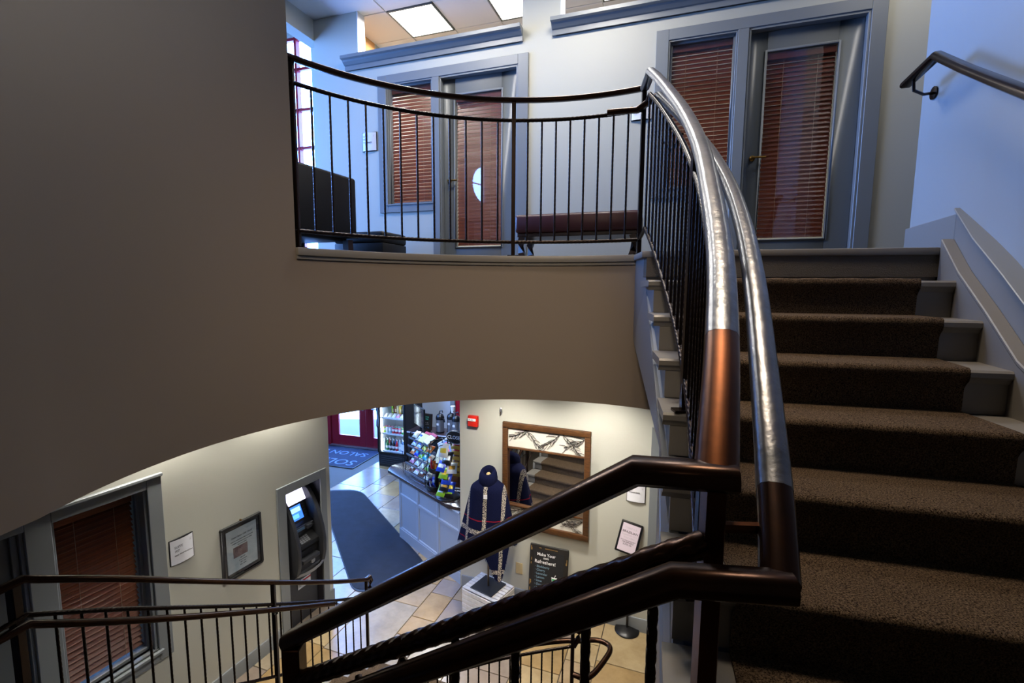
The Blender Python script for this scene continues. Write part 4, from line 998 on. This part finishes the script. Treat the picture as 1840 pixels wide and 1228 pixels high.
fs = [(j*NTH+i, j*NTH+(i+1) % NTH, (j+1)*NTH+(i+1) % NTH, (j+1)*NTH+i) for j in range(NV) for i in range(NTH)]
PM_ = poncho_mat()
def uvmesh(name, vs, fs, uvs, m):
    me = bpy.data.meshes.new(name); me.from_pydata(vs, [], fs); l = me.uv_layers.new(name='UVMap')
    for lo in me.loops: l.data[lo.index].uv = uvs[lo.vertex_index]
    me.polygons.foreach_set('use_smooth', [True]*len(me.polygons)); me.materials.append(m); return me
obj('body', uvmesh('poncho_body', vs, fs, uvs, PM_), pn)
# rolled cowl collar
m = MB(); ring = []
for i in range(28):
    th = 2*pi*i/28; ring.append((.076*cos(th), .072*sin(th)-.012, 1.35+.035*sin(th)))
NAVY = mat('poncho_navy', '#090d28', .95, bump=.8, bscale=160, bdist=.006, spec=.1)
vs = []; fs = []; K = 10
for i, c in enumerate(ring):
    th = 2*pi*i/28
    for k in range(K):
        a = 2*pi*k/K; rr = .034*cos(a); zz = .080*sin(a)
        vs.append((c[0]+cos(th)*rr-.0, c[1]+sin(th)*rr, c[2]+zz-.02*cos(a)))
for i in range(28):
    for k in range(K): fs.append((i*K+k, ((i+1) % 28)*K+k, ((i+1) % 28)*K+(k+1) % K, i*K+(k+1) % K))
MB().add(vs, fs).build('cowl_collar', NAVY, pn, smooth=70)
m = MB(); base = NV*NTH; P = [Vector(v) for v in []]
hem = [(obj_v) for obj_v in bpy.data.objects['body'].data.vertices[-NTH:]] if 'body' in bpy.data.objects else []
pts = [v.co.copy() for v in bpy.data.meshes['poncho_body'].vertices[-NTH:]]
rnd = random.Random(4)
for i in range(NTH):
    a, b = pts[i], pts[(i+1) % NTH]
    for k in range(3):
        q0 = a.lerp(b, k/3); q1 = a.lerp(b, (k+.55)/3); q2 = q0.lerp(q1, .5)+Vector((rnd.uniform(-.01, .01), rnd.uniform(-.01, .01), -rnd.uniform(.025, .045)))
        m.add([q0, q1, q2, q0+Vector((.002, .002, 0))], [(0, 1, 2), (3, 2, 1), (0, 2, 3)])
fo = m.build('fringe', mat('poncho_fringe', '#1c2444', .95), pn, smooth=0); fo['kind'] = 'stuff'
B(-.012, .03, -.172, -.168, 1.155, 1.20).build('price_tag', PAPER, pn, bevel=.001)

# ================================================================== COUNTER AND ENTRANCE
CA = -47.7; CP = (-1.70, 6.89)     # counter face: left foot, direction
CL = 1.575
ct = thing('counter', 'grey panelled reception counter with dark stone top', 'counter', (CP[0], CP[1], 0), CA)
B(0, CL, .02, .62, .0, .955).build('carcass', COUNTERP, ct, bevel=.002)
B(-.004, CL+.002, -.004, .02, 0, .16).build('kick_board', COUNTERP, ct, bevel=.003)
def panel(x0, x1, z0, z1):
    fw_ = .028; m = MB()
    B(x0, x1, .008, .022, z0, z1).build('panel', COUNTERP, ct)
for (z0, z1) in ((.155, .18), (.675, .715), (.93, .955)): B(0, CL, .0, .022, z0, z1).build('face_rail', COUNTERP, ct, bevel=.002)
xs = [0, .04, .515, .553, 1.035, 1.073, CL-.04, CL]
for a, b in ((0, .04), (.515, .553), (1.035, 1.073), (CL-.04, CL)): B(a, b, .0, .022, .155, .955).build('face_stile', COUNTERP, ct, bevel=.002)
for a, b in ((.04, .515), (.553, 1.035), (1.073, CL-.04)):
    for z0, z1 in ((.18, .675), (.715, .93)):
        p = B(a, b, .011, .021, z0, z1).build('panel', COUNTERP, ct)
        m = MB(); m.box(a, b, .004, .012, z0, z0+.012); m.box(a, a+.012, .004, .012, z0+.012, z1); m.box(b-.012, b, .004, .012, z0+.012, z1); m.build('panel_mould', mat('counter_highlight', '#a4aab2', .35), p)
top = [(-.42, .10), (-.28, -.035), (1.34, -.035), (CL+.04, .105), (CL+.04, .60), (CL-.1, .68), (-.42, .68)]
MB().prism(top, .957, 1.0, 'z').build('countertop', GRANITE, ct, bevel=.006, seg=2)
def cpt(x, y, z=1.0): return on(CP, CA, x, y, z)

rnd = random.Random(11)
def vcol(name, c, r=.4): return mat(name, c, r)
BAGC = dict(blue='#1f3fae', green='#7fae2a', black='#17171b', white='#dcdcd8', gold='#b8862a', red='#b01824', orange='#e07a28', teal='#2a9aa8', purple='#4a2aa0', brown='#6b3a1c', pink='#d88aa0', yellow='#dcc040', cream='#d9cfae')
def bag_mesh(w, h, d, c1, c2, key):
    n = 6; vs = []; fs = []; mi_ = []
    for s_ in (-1, 1):
        for j in range(n+1):
            for i in range(n+1):
                u, v = i/n*2-1, j/n*2-1; e = max(0, (1-u*u))**.6*max(0, (1-(v/.86)**2) if abs(v) < .86 else 0)**.5
                vs.append((u*w/2*(1-.05*(1-v*v)), s_*d/2*e+.002*sin(7*u+3*v), (v+1)*h/2))
    N = (n+1)**2
    for s_ in (0, 1):
        for j in range(n):
            for i in range(n):
                a = s_*N+j*(n+1)+i; q = (a, a+1, a+n+2, a+n+1); fs.append(q if s_ == 0 else q[::-1]); mi_.append(1 if j in (2, 3) and 0 < i < 5 else (2 if j in (0, n-1) and False else 0))
    me = bpy.data.meshes.new('bag'); me.from_pydata(vs, [], fs); me.polygons.foreach_set('use_smooth', [True]*len(fs))
    me.materials.append(mat('foil_'+c1, BAGC[c1], .28, .15)); me.materials.append(mat('foil_'+c2, BAGC[c2], .3, .1)); me.polygons.foreach_set('material_index', mi_); return me
BAGS = {}
def bag(label, c1, c2, loc, rot, w=.13, h=.18, d=.05, group=None, cat='snack bag', name='snack_bag'):
    k = (c1, c2, w, h, d)
    if k not in BAGS: BAGS[k] = bag_mesh(w, h, d, c1, c2, k)
    o = obj(name, BAGS[k], None, loc, rot); return tag(o, label, cat, group)

# tiered wire snack rack along the counter edge
rk = thing('snack_rack', 'black tiered wire snack rack at the left end of the counter', 'rack', cpt(.30, .10), CA)
WIRE = mat('wire_metal', '#1b1c22', .35, .6); EDGE = mat('chrome_price_rail', '#c4c8d4', .2, .9)
RWd, RH = .56, .62
for x in (-RWd/2, RWd/2):
    MB().tube([(x, .0, 0), (x, .0, .05), (x, .10, RH), (x, .30, RH), (x, .34, 0)], .006, 6).build('side_frame', WIRE, rk)
tiers = [(.03, .0), (.16, .015), (.29, .035), (.42, .055), (.54, .075)]
for i, (z_, y_) in enumerate(tiers):
    B(-RWd/2, RWd/2, y_-.008, y_-.003, z_, z_+.028).build('price_rail', EDGE, rk)
    m = MB()
    for k in range(9): 
        x = -RWd/2+RWd*(k+.5)/9; m.tube([(x, y_, z_), (x, y_+.20, z_+.05)], .0025, 4)
    for k in range(4): m.tube([(-RWd/2, y_+.05*(k+1), z_+.0125*(k+1)), (RWd/2, y_+.05*(k+1), z_+.0125*(k+1))], .0025, 4)
    m.build('wire_shelf', WIRE, rk)
TIER = ['bottom', 'second', 'middle', 'fourth', 'top']
combos = [[('brown', 'cream'), ('white', 'pink'), ('brown', 'white'), ('cream', 'brown')], [('pink', 'white'), ('white', 'cream'), ('cream', 'white'), ('green', 'white')],
          [('orange', 'white'), ('blue', 'teal'), ('green', 'black'), ('teal', 'white'), ('cream', 'orange')], [('white', 'purple'), ('white', 'blue'), ('yellow', 'green'), ('orange', 'cream')], [('cream', 'white'), ('white', 'blue')]]
CN = dict(blue='blue', green='green', black='black', white='white', gold='gold', red='red', orange='orange', teal='teal', purple='purple', brown='brown', pink='pink', yellow='yellow', cream='cream')
for i, row in enumerate(combos):
    for k, (a, b) in enumerate(row):
        x = -RWd/2+RWd*(k+.5)/max(len(row), 4); z_, y_ = tiers[i]
        p = on(cpt(.30, .10)[:2], CA, x, y_+.05, 1.0+z_+.016)
        bag('%s and %s snack packet on the %s tier of the wire rack' % (a, b, TIER[i]), a, b, p, (R(-52), 0, R(CA+rnd.uniform(-8, 8))), .115, .12, .055, 'packets on the wire rack', 'snack packet', 'snack_packet')
# two boxes of cards lying on the top tier
for k, (x, a, lab) in enumerate(((.02, 8, 'yellow green'), (.15, -6, 'cream white'))):
    t = thing('card_box', '%s flat box with red band on the top of the wire rack' % lab, 'box', on(cpt(.30, .10)[:2], CA, x+.05, .13, 1.575+.012*k), CA+a, 'boxes on the wire rack')
    t.rotation_euler = (R(32), R(4), R(CA+a))
    B(-.075, .075, -.06, .13, 0, .03).build('body', mat('box_%s' % lab[:4], '#c9c47a' if k == 0 else '#d8d4c4', .5), t, bevel=.003); B(-.077, .077, .09, .135, -.001, .034).build('band', mat('box_red', '#a8203a', .5), t, bevel=.003)
# white card clipped at the left end of the rack
cdh = thing('price_card', 'small white card on a clip at the left end of the wire rack', 'card', on(CP, CA, -.08, .12, 1.0), CA)
MB().tube([(0, 0, 0), (0, 0, .36)], .004, 6).build('clip_pole', WIRE, cdh); B(-.05, .05, -.006, -.002, .32, .42).build('card', PAPER, cdh, bevel=.001); B(-.05, .05, -.002, .002, .315, .425).build('backing', BLACK, cdh)
# two level round tray with bars
ty = thing('tiered_tray', 'black two tier round tray holding snack bars in the counter middle', 'tray', cpt(.80, .16))
for z_, r in ((.0, .15), (.25, .12)):
    MB().lathe([(0, z_), (r-.02, z_), (r, z_+.02), (r, z_+.075), (r-.008, z_+.075), (r-.012, z_+.02), (0, z_+.012)], 32).build('bowl', BLACK, ty, smooth=50)
MB().lathe([(0, 0), (.035, 0), (.03, .25), (0, .25)], 16).build('column', BLACK, ty)
for k in range(8):
    a = k*2*pi/8; c = rnd.choice([('blue', 'white'), ('white', 'red'), ('black', 'white')])
    c = [('blue', 'white'), ('white', 'red'), ('black', 'white'), ('blue', 'white'), ('purple', 'white'), ('white', 'blue'), ('blue', 'black'), ('gold', 'red')][k]
    p = Vector(cpt(.80, .16, 1.015))+Vector((.085*cos(a), .085*sin(a), 0))
    dup_ = k == 3
    bag(('%s and %s bar in the lower bowl of the tiered tray' % c)+(' by the counter edge' if k == 3 else ''), c[0], c[1], p, (R(20), R(10*sin(k)), a+.6), .05, .12, .02, 'bars in the lower bowl', 'snack bar', 'snack_bar')
for k, c in enumerate((('red', 'white'), ('orange', 'yellow'), ('black', 'green'), ('red', 'orange'), ('orange', 'red'))):
    a = k*2*pi/5+3.6; p = Vector(cpt(.80, .16, 1.262))+Vector((.06*cos(a), .06*sin(a), 0))
    bag('%s and %s packet in the upper bowl of the tiered tray' % c, c[0], c[1], p, (R(8), 0, a+1.2), .075 if k == 0 else .055, .17 if k == 0 else .12, .045, 'packets in the upper bowl', 'snack packet', 'snack_packet')
# chip bag tree on a round base
cs = thing('chip_stand', 'black pole stand with clips holding chip bags at the counter end', 'display stand', cpt(1.13, .12))
MB().lathe([(0, 0), (.155, 0), (.16, .012), (.15, .022), (.03, .03), (0, .03)], 32).build('base', BLACK, cs, smooth=50); MB().tube([(0, 0, .02), (0, 0, .80)], .010).build('pole', BLACK, cs)
MB().tube([(-.10, -.10, .74), (.10, .10, .74)], .006).build('cross_arm', WIRE, cs); MB().tube([(-.10, .10, .78), (.10, -.10, .78)], .006).build('cross_arm', WIRE, cs)
cq = Vector(cpt(1.13, .12)); face = R(-12)
chips = [(('white', 'yellow'), .58, -.05, .0), (('black', 'white'), .46, -.02, .04), (('blue', 'white'), .38, -.10, .02), (('green', 'yellow'), .29, -.06, .0), (('blue', 'black'), .22, -.02, -.02), (('white', 'gold'), .36, .06, .0), (('black', 'gold'), .13, -.05, -.03), (('blue', 'yellow'), .09, .03, .0), (('green', 'white'), .045, -.10, .0), (('black', 'green'), .032, .02, -.02)]
for (c, z_, dx, dy) in chips:
    p = cq+Vector((dx, -.09+dy, z_)); bag('%s and %s chip bag hanging on the counter chip stand' % c, c[0], c[1], p, (R(-14 if z_ > .5 else -38), 0, face+dx*3), .14, .19 if z_ > .4 else .15, .06, 'chip bags on the stand', 'chip bag', 'chip_bag')
# strip of gold bags hung beside the wall
gs = thing('clip_strip', 'red clip strip hung beside the wall at the counter end', 'display strip', cpt(.98, .36))
MB().tube([(0, .02, 0), (0, .02, .78)], .006).build('strip', mat('strip_red', '#7c1420', .4), gs); B(-.07, .07, -.05, .09, 0, .012).build('foot', BLACK, gs, bevel=.003)
for k in range(9):
    m = B(-.02, .02, 0, .02, .10+k*.078, .125+k*.078).build('clip', RED, gs, bevel=.002)
for k in range(9):
    p = Vector(cpt(.98, .36, 1.035+k*.078)); bag('gold and red chip bag on the red clip strip, %s from the bottom' % ['lowest', 'second', 'third', 'fourth', 'fifth', 'sixth', 'seventh', 'eighth', 'topmost'][k], 'gold' if k > 1 else 'brown', 'red' if k > 5 else 'brown', p+Vector((.0, -.035, 0)), (R(-32), 0, R(-20)), .15, .14, .045, 'gold bags on the clip strip', 'chip bag', 'chip_bag') if k > 1 else bag('brown chip bag, %s at the bottom of the red clip strip' % ['lowest', 'second lowest'][k], 'brown', 'brown', p+Vector((.0, -.035, 0)), (R(-32), 0, R(-20)), .15, .14, .045, 'brown bags on the clip strip', 'chip bag', 'chip_bag')
# tablet on its stand behind the chip stand
tb_ = thing('tablet', 'white tablet tilted on a stand showing a bright picture behind the chip bags', 'tablet', cpt(.52, .50), -25)
MB().lathe([(0, 0), (.07, 0), (.06, .012), (.012, .02), (.012, .37), (0, .37)], 16).build('stand', WHITE, tb_)
M4 = Matrix.Translation((0, -.012, .45)) @ Matrix.Rotation(R(-28), 4, 'X') @ Matrix.Rotation(R(-38), 4, 'Y')
B(-.095, .095, -.006, .006, -.125, .125).xf(M4).build('case', WHITE, tb_, bevel=.006, seg=2); B(-.08, .08, -.0075, -.006, -.105, .105).xf(M4).build('screen', mat('tablet_screen', '#101830', .2, emit=(.2, .35, .9), estr=1.0), tb_)
B(-.02, .05, -.0085, -.0075, -.09, .06).xf(M4).build('screen_picture', mat('tablet_pink', '#d04060', .2, emit=(.9, .15, .3), estr=1.0), tb_); B(-.07, -.03, -.0085, -.0075, -.03, .09).xf(M4).build('screen_picture', mat('tablet_light', '#b0c8f0', .2, emit=(.6, .75, 1), estr=1.0), tb_)
# folded cream sheet, cup stack, bins on the counter
sh_ = thing('menu_sheet', 'large cream sheet propped in a wire holder at the counter back', 'sheet', cpt(.28, .52), -42)
B(-.15, .12, 0, .004, .02, .40).xf(Matrix.Rotation(R(-24), 4, 'X')).build('sheet', mat('cream_sheet', '#e6d7a4', .6), sh_)
for x in (-.12, -.03, .06): MB().tube([(x, -.03, 0), (x, -.01, .38), (x, .03, .40)], .003, 5).build('wire', WIRE, sh_)
bi = thing('clear_bin', 'clear plastic bin with cups behind the cream sheet', 'bin', cpt(-.12, .58), CA)
m = MB(); m.box(-.13, .13, -.08, -.077, 0, .20); m.box(-.13, .13, .077, .08, 0, .20); m.box(-.13, -.127, -.077, .077, 0, .20); m.box(.127, .13, -.077, .077, 0, .20); m.box(-.13, .13, -.08, .08, -.0, .004); m.build('bin', glass_mat('clear_plastic', (.85, .9, .97), 2.0), bi, smooth=0)
for k, (x, y) in enumerate(((-.07, 0), (0, .02), (.07, -.01))):
    t = tag(MB().lathe([(.03, 0), (.042, .11), (.045, .12), (.04, .12), (.028, .004)], 14).build('paper_cup', PAPER, None), ('left', 'middle', 'right')[k]+' white cup in the clear bin on the counter', 'cup', 'cups in the clear bin'); t.location = on(cpt(-.12, .58)[:2], CA, x, y, 1.006)
bx = thing('cardboard_box', 'small brown cardboard box beside the clear bin on the counter', 'box', cpt(.40, .62), CA); B(-.06, .06, -.05, .05, 0, .20).build('body', mat('cardboard', '#7a5a38', .7), bx, bevel=.003); B(-.058, .058, -.054, -.05, .10, .16).build('label', PAPER, bx)
# closed sign hanging by the wall end
cl = thing('hanging_sign', 'oval black closed sign hanging half behind the wall end', 'sign', (-.735, 6.10, 1.84), -25)
MB().lathe([(0, 0), (.15, 0), (.155, .006), (.15, .014), (0, .014)], 32, sy=.62).xf(Matrix.Rotation(R(90), 4, 'X')).build('plate', BLACK, cl, smooth=50)
MB().sweep([(.142*cos(2*pi*i/32), -.016, .086*sin(2*pi*i/32)) for i in range(32)], sq(.005), closed=True).build('border', WHITE, cl)
txt('lettering', 'CLOSED', .066, cl, (0, -.017, -.022), (R(90), 0, 0), WHITE, 'CENTER', bold=.001)
MB().tube([(-.10, -.005, .065), (.02, 0, .36), (.10, -.005, .065)], .002, 4).build('cord', WIRE, cl)
# back counter with the airpots, menu board and screen
BP = (-1.95, 9.12); BAa = -20
bk = thing('coffee_cart', 'dark coffee cart with shelf behind the counter', 'cart', (BP[0]+.30, BP[1]-.1, 0), BAa)
B(-.45, .72, -.02, .42, .95, .985).build('top', mat('cart_top', '#3a2a28', .3), bk, bevel=.004); B(-.43, .70, .0, .40, .12, .16).build('shelf', DGRAY, bk); B(-.43, .70, .36, .40, .16, .95).build('back_panel', DGRAY, bk); B(-.45, .72, -.024, -.02, .957, .978).build('edge', mat('cart_edge', '#c8c4cc', .4), bk)
for x in (-.43, .68):
    for y in (0, .38): B(x, x+.03, y, y+.03, 0, .95).build('leg', DGRAY, bk)
def airpot(lab, s, y):
    t = thing('airpot', lab, 'airpot', on((BP[0]+.30, BP[1]-.1), BAa, s, y, .986), BAa, 'coffee airpots on the cart')
    MB().lathe([(0, 0), (.078, 0), (.08, .02), (.08, .27), (0, .27)], 24).build('body', STEEL, t, smooth=50); MB().lathe([(0, 0), (.084, 0), (.084, .025), (0, .025)], 24).build('foot', BLACK, t)
    MB().lathe([(0, .265), (.083, .265), (.083, .31), (.06, .36), (.03, .375), (0, .375)], 24).build('lid', BLACK, t, smooth=50)
    MB().tube([(-.02, 0, .37), (.0, 0, .43), (.045, 0, .44), (.06, 0, .40)], .010, 6).build('carry_handle', BLACK, t); MB().sweep([(.06, -.02, .30), (.10, -.03, .27), (.112, -.03, .22)], sq(.022)).build('spout', BLACK, t); B(-.035, .015, -.084, -.08, .16, .20).build('label', PAPER, t)
airpot('left steel and black coffee airpot on the cart', .21, .14); airpot('middle dark coffee airpot with a paper cup behind', .40, .24); airpot('right steel and black coffee airpot by the white wall', .56, .14)
t = tag(MB().lathe([(.0, 0), (.032, 0), (.045, .12), (.047, .13), (0, .13)], 16).build('paper_cup', PAPER, None), 'white paper cup upside down on the middle airpot', 'cup'); t.location = on((BP[0]+.30, BP[1]-.1), BAa, .43, .26, 1.375)
mo = thing('monitor', 'thin dark monitor turned sideways between fridge and coffee cart', 'monitor', on((BP[0]+.30, BP[1]-.1), BAa, -.20, .06, .986), -58)
B(-.27, .27, -.02, .015, .10, .50).build('panel', BLACK, mo, bevel=.006); B(-.255, .255, -.023, -.02, .115, .485).build('screen', mat('dark_screen', '#0c1420', .12), mo); B(-.03, .03, -.0, .03, .0, .12).build('neck', BLACK, mo); B(-.10, .10, -.08, .08, 0, .012).build('foot', BLACK, mo, bevel=.003)
mb_ = thing('menu_board', 'small framed chalk menu with teal lettering beside the airpots', 'menu board', on((BP[0]+.30, BP[1]-.1), BAa, -.02, .04, .986), BAa-2)
B(-.10, .10, -.01, .01, .05, .37).xf(Matrix.Rotation(R(-6), 4, 'X')).build('frame', DWOOD, mb_, bevel=.003); b2 = B(-.088, .088, -.0125, -.009, .062, .358).xf(Matrix.Rotation(R(-6), 4, 'X')).build('slate', mat('chalk_slate', '#161518', .8), mb_); B(-.05, .05, -.05, .05, 0, .06).build('stand', DWOOD, mb_)
for z_, b_, mm, s_ in ((.31, 'COFFEE', CHALKT, .034), (.27, 'MENU', CHALKT, .034), (.20, 'drip   latte', GREYI, .02), (.17, 'mocha   tea', GREYI, .02), (.10, '2.5   3.5', mat('blue_chalk2', '#3a8ad0', .7), .036)): txt('lettering', b_, s_, mb_, (0, -.0165-.105*(-z_)*-1*0-(.013), z_-.004), (R(90-6), 0, 0), mm, 'CENTER')
# drinks fridge
FP = (-2.86, 9.82); FA = -20; FW, FD, FH = .70, .68, 1.98
fg = thing('drinks_fridge', 'tall black glass door drinks fridge with lit shelves beside the entrance', 'fridge', (FP[0], FP[1], 0), FA)
FB = mat('fridge_black', '#0c0d12', .3); FWH = mat('fridge_liner', '#e8eef4', .5)
B(0, FW, .03, FD, 0, .30).build('base', FB, fg, bevel=.004)
for i in range(5): B(.05, FW-.05, .015, .03, .06+i*.042, .085+i*.042).build('grille_slat', DGRAY, fg)
B(0, .035, .03, FD, .30, FH).build('side', FB, fg); B(FW-.035, FW, .03, FD, .30, FH).build('side', FB, fg); B(.035, FW-.035, FD-.05, FD, .30, FH).build('back', FWH, fg, smooth=0); B(0, FW, .03, FD, FH-.2, FH).build('head', FB, fg, bevel=.004); B(.035, FW-.035, .05, FD-.05, .30, .32).build('liner', FWH, fg)
for x in (.036, FW-.042): B(x, x+.006, .06, FD-.05, .32, FH-.2).build('liner', FWH, fg)
SHZ = [.34, .72, 1.06, 1.42]
for z_ in SHZ: B(.045, FW-.045, .08, FD-.06, z_-.012, z_).build('shelf', FWH, fg); 
for z_ in SHZ[1:]: B(.045, FW-.045, .072, .08, z_-.022, z_+.008).build('price_rail', WHITE, fg)
FL = mat('fridge_lamp', '#ffffff', .5, emit=(.78, .90, 1.0), estr=28.0)
B(.05, .065, .075, .09, .34, FH-.22).build('lamp_strip', FL, fg); B(FW-.065, FW-.05, .075, .09, .34, FH-.22).build('lamp_strip', FL, fg); B(.1, FW-.1, .10, .14, FH-.215, FH-.205).build('lamp_strip', FL, fg)
dfr = MB(); dfr.box(.0, .05, -.005, .028, .31, FH-.2); dfr.box(FW-.05, FW, -.005, .028, .31, FH-.2); dfr.box(.05, FW-.05, -.005, .028, .31, .34); dfr.box(.05, FW-.05, -.005, .028, FH-.24, FH-.2)
dd_ = dfr.build('door', FB, fg, bevel=.003); B(.05, FW-.05, .010, .014, .34, FH-.24).build('pane', GLASS, dd_, smooth=0); MB().tube([(.025, -.01, .85), (.025, -.045, .9), (.025, -.045, 1.3), (.025, -.01, 1.35)], .012).build('handle', BLACK, dd_)
B(.20, .42, .0, .009, .315, .335).build('red_label', mat('label_pink', '#e0605a', .5), fg)
BOT = [[(0, 0), (.030, 0), (.032, .01), (.032, .13), (.012, .19), (.012, .225), (0, .225)], [(0, 0), (.028, 0), (.033, .01), (.033, .112), (.026, .122), (0, .122)]]
COLS = dict(blue='#2a62b8', green='#2f7a3a', clear='#a8c8d8', dark='#20242c', red='#b02030', white='#dfe6ea', teal='#3aa89a', orange='#e0863a', lime='#9ac048', pink='#c04870')
def bottle(kind, c, x, y, z, label, group):
    k = (kind, c)
    if k not in BAGS:
        body = MB().lathe(BOT[kind], 12).mesh('drink', smooth=40); body.materials.append(mat('drink_'+c, COLS[c], .25))
        cap = (MB().lathe([(0, .222), (.0145, .222), (.0145, .245), (0, .245)], 10) if kind == 0 else MB().lathe([(0, .122), (.024, .122), (.026, .126), (0, .127)], 12)).mesh('cap', smooth=40)
        cap.materials.append(mat('cap_'+('white' if kind == 0 else 'steel'), '#dcdce0' if kind == 0 else '#b0b4b8', .35))
        lb = MB().lathe([(.0325, .05), (.0334, .05), (.0334, .10), (.0325, .10)], 12).mesh('label', smooth=40); lb.materials.append(mat('drink_label', '#e6e6ea', .5)); BAGS[k] = (body, cap, lb)
    b_, c_, l_ = BAGS[k]; o = obj('bottle' if kind == 0 else 'can', b_, None, on(FP, FA, x, y, z)); tag(o, label, 'bottle' if kind == 0 else 'can', group); obj('cap' if kind == 0 else 'lid', c_, o); obj('label', l_, o)
order = [['clear', 'green', 'dark', 'dark', 'red', 'clear', 'blue', 'clear'], ['lime', 'white', 'clear', 'red', 'red', 'pink', 'green', 'teal']]
for row in (0, 1):
    for k, c in enumerate(order[row]):
        for dp in (0, 1):
            cc = c if dp == 0 else order[row][(k+3) % 8]
            ORD = ['leftmost', 'second', 'third', 'fourth', 'fifth', 'sixth', 'seventh', 'eighth']
            bottle(0 if row == 0 else 1, cc, .082+.0765*k, .14+.085*dp, SHZ[row]+.001, '%s from the left, %s %s in the %s row of the %s fridge shelf' % (ORD[k], cc, 'bottle' if row == 0 else 'can', ('front', 'second')[dp], ('bottom', 'second')[row]), 'drinks on the %s fridge shelf' % ('bottom', 'second')[row])
for k, c in enumerate(('white', 'cream', 'white', 'pink', 'white', 'cream')):
    bag('%s snack tub, %s from the left on the third fridge shelf' % (c, ORD[k]), c, 'white', on(FP, FA, .11+.097*k, .15, SHZ[2]+.003), (R(-60), 0, R(FA)), .085, .12, .06, 'tubs on the third fridge shelf', 'snack tub', 'snack_tub')
for k, c in enumerate(('green', 'brown', 'cream', 'yellow', 'black', 'brown', 'red')):
    bag('%s pouch, %s from the left at the back of the third fridge shelf' % (c, ORD[k]), c, 'cream', on(FP, FA, .20+.065*k, .32, SHZ[2]+.003), (0, 0, R(FA+60)), .10, .22, .04, 'pouches on the third fridge shelf', 'snack pouch', 'snack_pouch')
for k, c in enumerate(('purple', 'green', 'white', 'blue', 'teal')):
    bag('%s packet on the top fridge shelf' % c, c, 'white', on(FP, FA, .13+.11*k, .16, SHZ[3]+.003), (R(-30), 0, R(FA)), .09, .13, .05, 'packets on the top fridge shelf', 'snack packet', 'snack_packet')
# entrance mat with the salon lettering and the long blue runner
em = thing('entrance_mat', 'blue entrance mat with pale salon lettering inside the red doors', 'mat', on(PX, AX, -.02, -.05, 0), AX)
B(-1.6, 1.52, -1.13, -.02, .0005, .009).build('border', MATEDGE, em, bevel=.003); B(-1.57, 1.49, -1.10, -.05, .009, .013).build('pile', mat('entrance_pile', '#141d36', .95, bump=.5, bscale=260), em)
LTR = mat('mat_lettering', '#5f6f90', .9)
txt('lettering', 'SOLEIL', .40, em, (1.40, -.74, .0132), (0, 0, R(180)), LTR, 'LEFT'); txt('lettering', 'SALON & SPA', .30, em, (1.36, -.27, .0132), (0, 0, R(180)), LTR, 'LEFT')
lm = thing('floor_mat', 'long dark blue floor mat with rounded ends across the lobby tiles', 'mat')
a, b, c, d = Vector((-3.42, 8.22)), Vector((-2.80, 8.40)), Vector((-1.14, 6.02)), Vector((-1.92, 5.70))
def rounded(pts, r, n=6):
    out = []
    for i, p in enumerate(pts):
        p0, p1, p2 = pts[i-1], p, pts[(i+1) % len(pts)]; u, v = (p0-p1).normalized(), (p2-p1).normalized(); s0, s1 = p1+u*r, p1+v*r
        for k in range(n+1):
            t = k/n; out.append(tuple(s0*(1-t)**2+p1*2*t*(1-t)+s1*t*t))
    return out
P4 = [Vector((-3.62, 8.55)), Vector((-2.86, 8.62)), Vector((-1.10, 6.08)), Vector((-1.92, 5.45))]
cen = sum(P4, Vector((0, 0)))/4
MB().prism(rounded(P4, .30), .0005, .009, 'z').build('border', MATEDGE, lm, bevel=.003); MB().prism(rounded([p+(cen-p).normalized()*.06 for p in P4], .27), .009, .013, 'z').build('pile', MATRUB, lm)
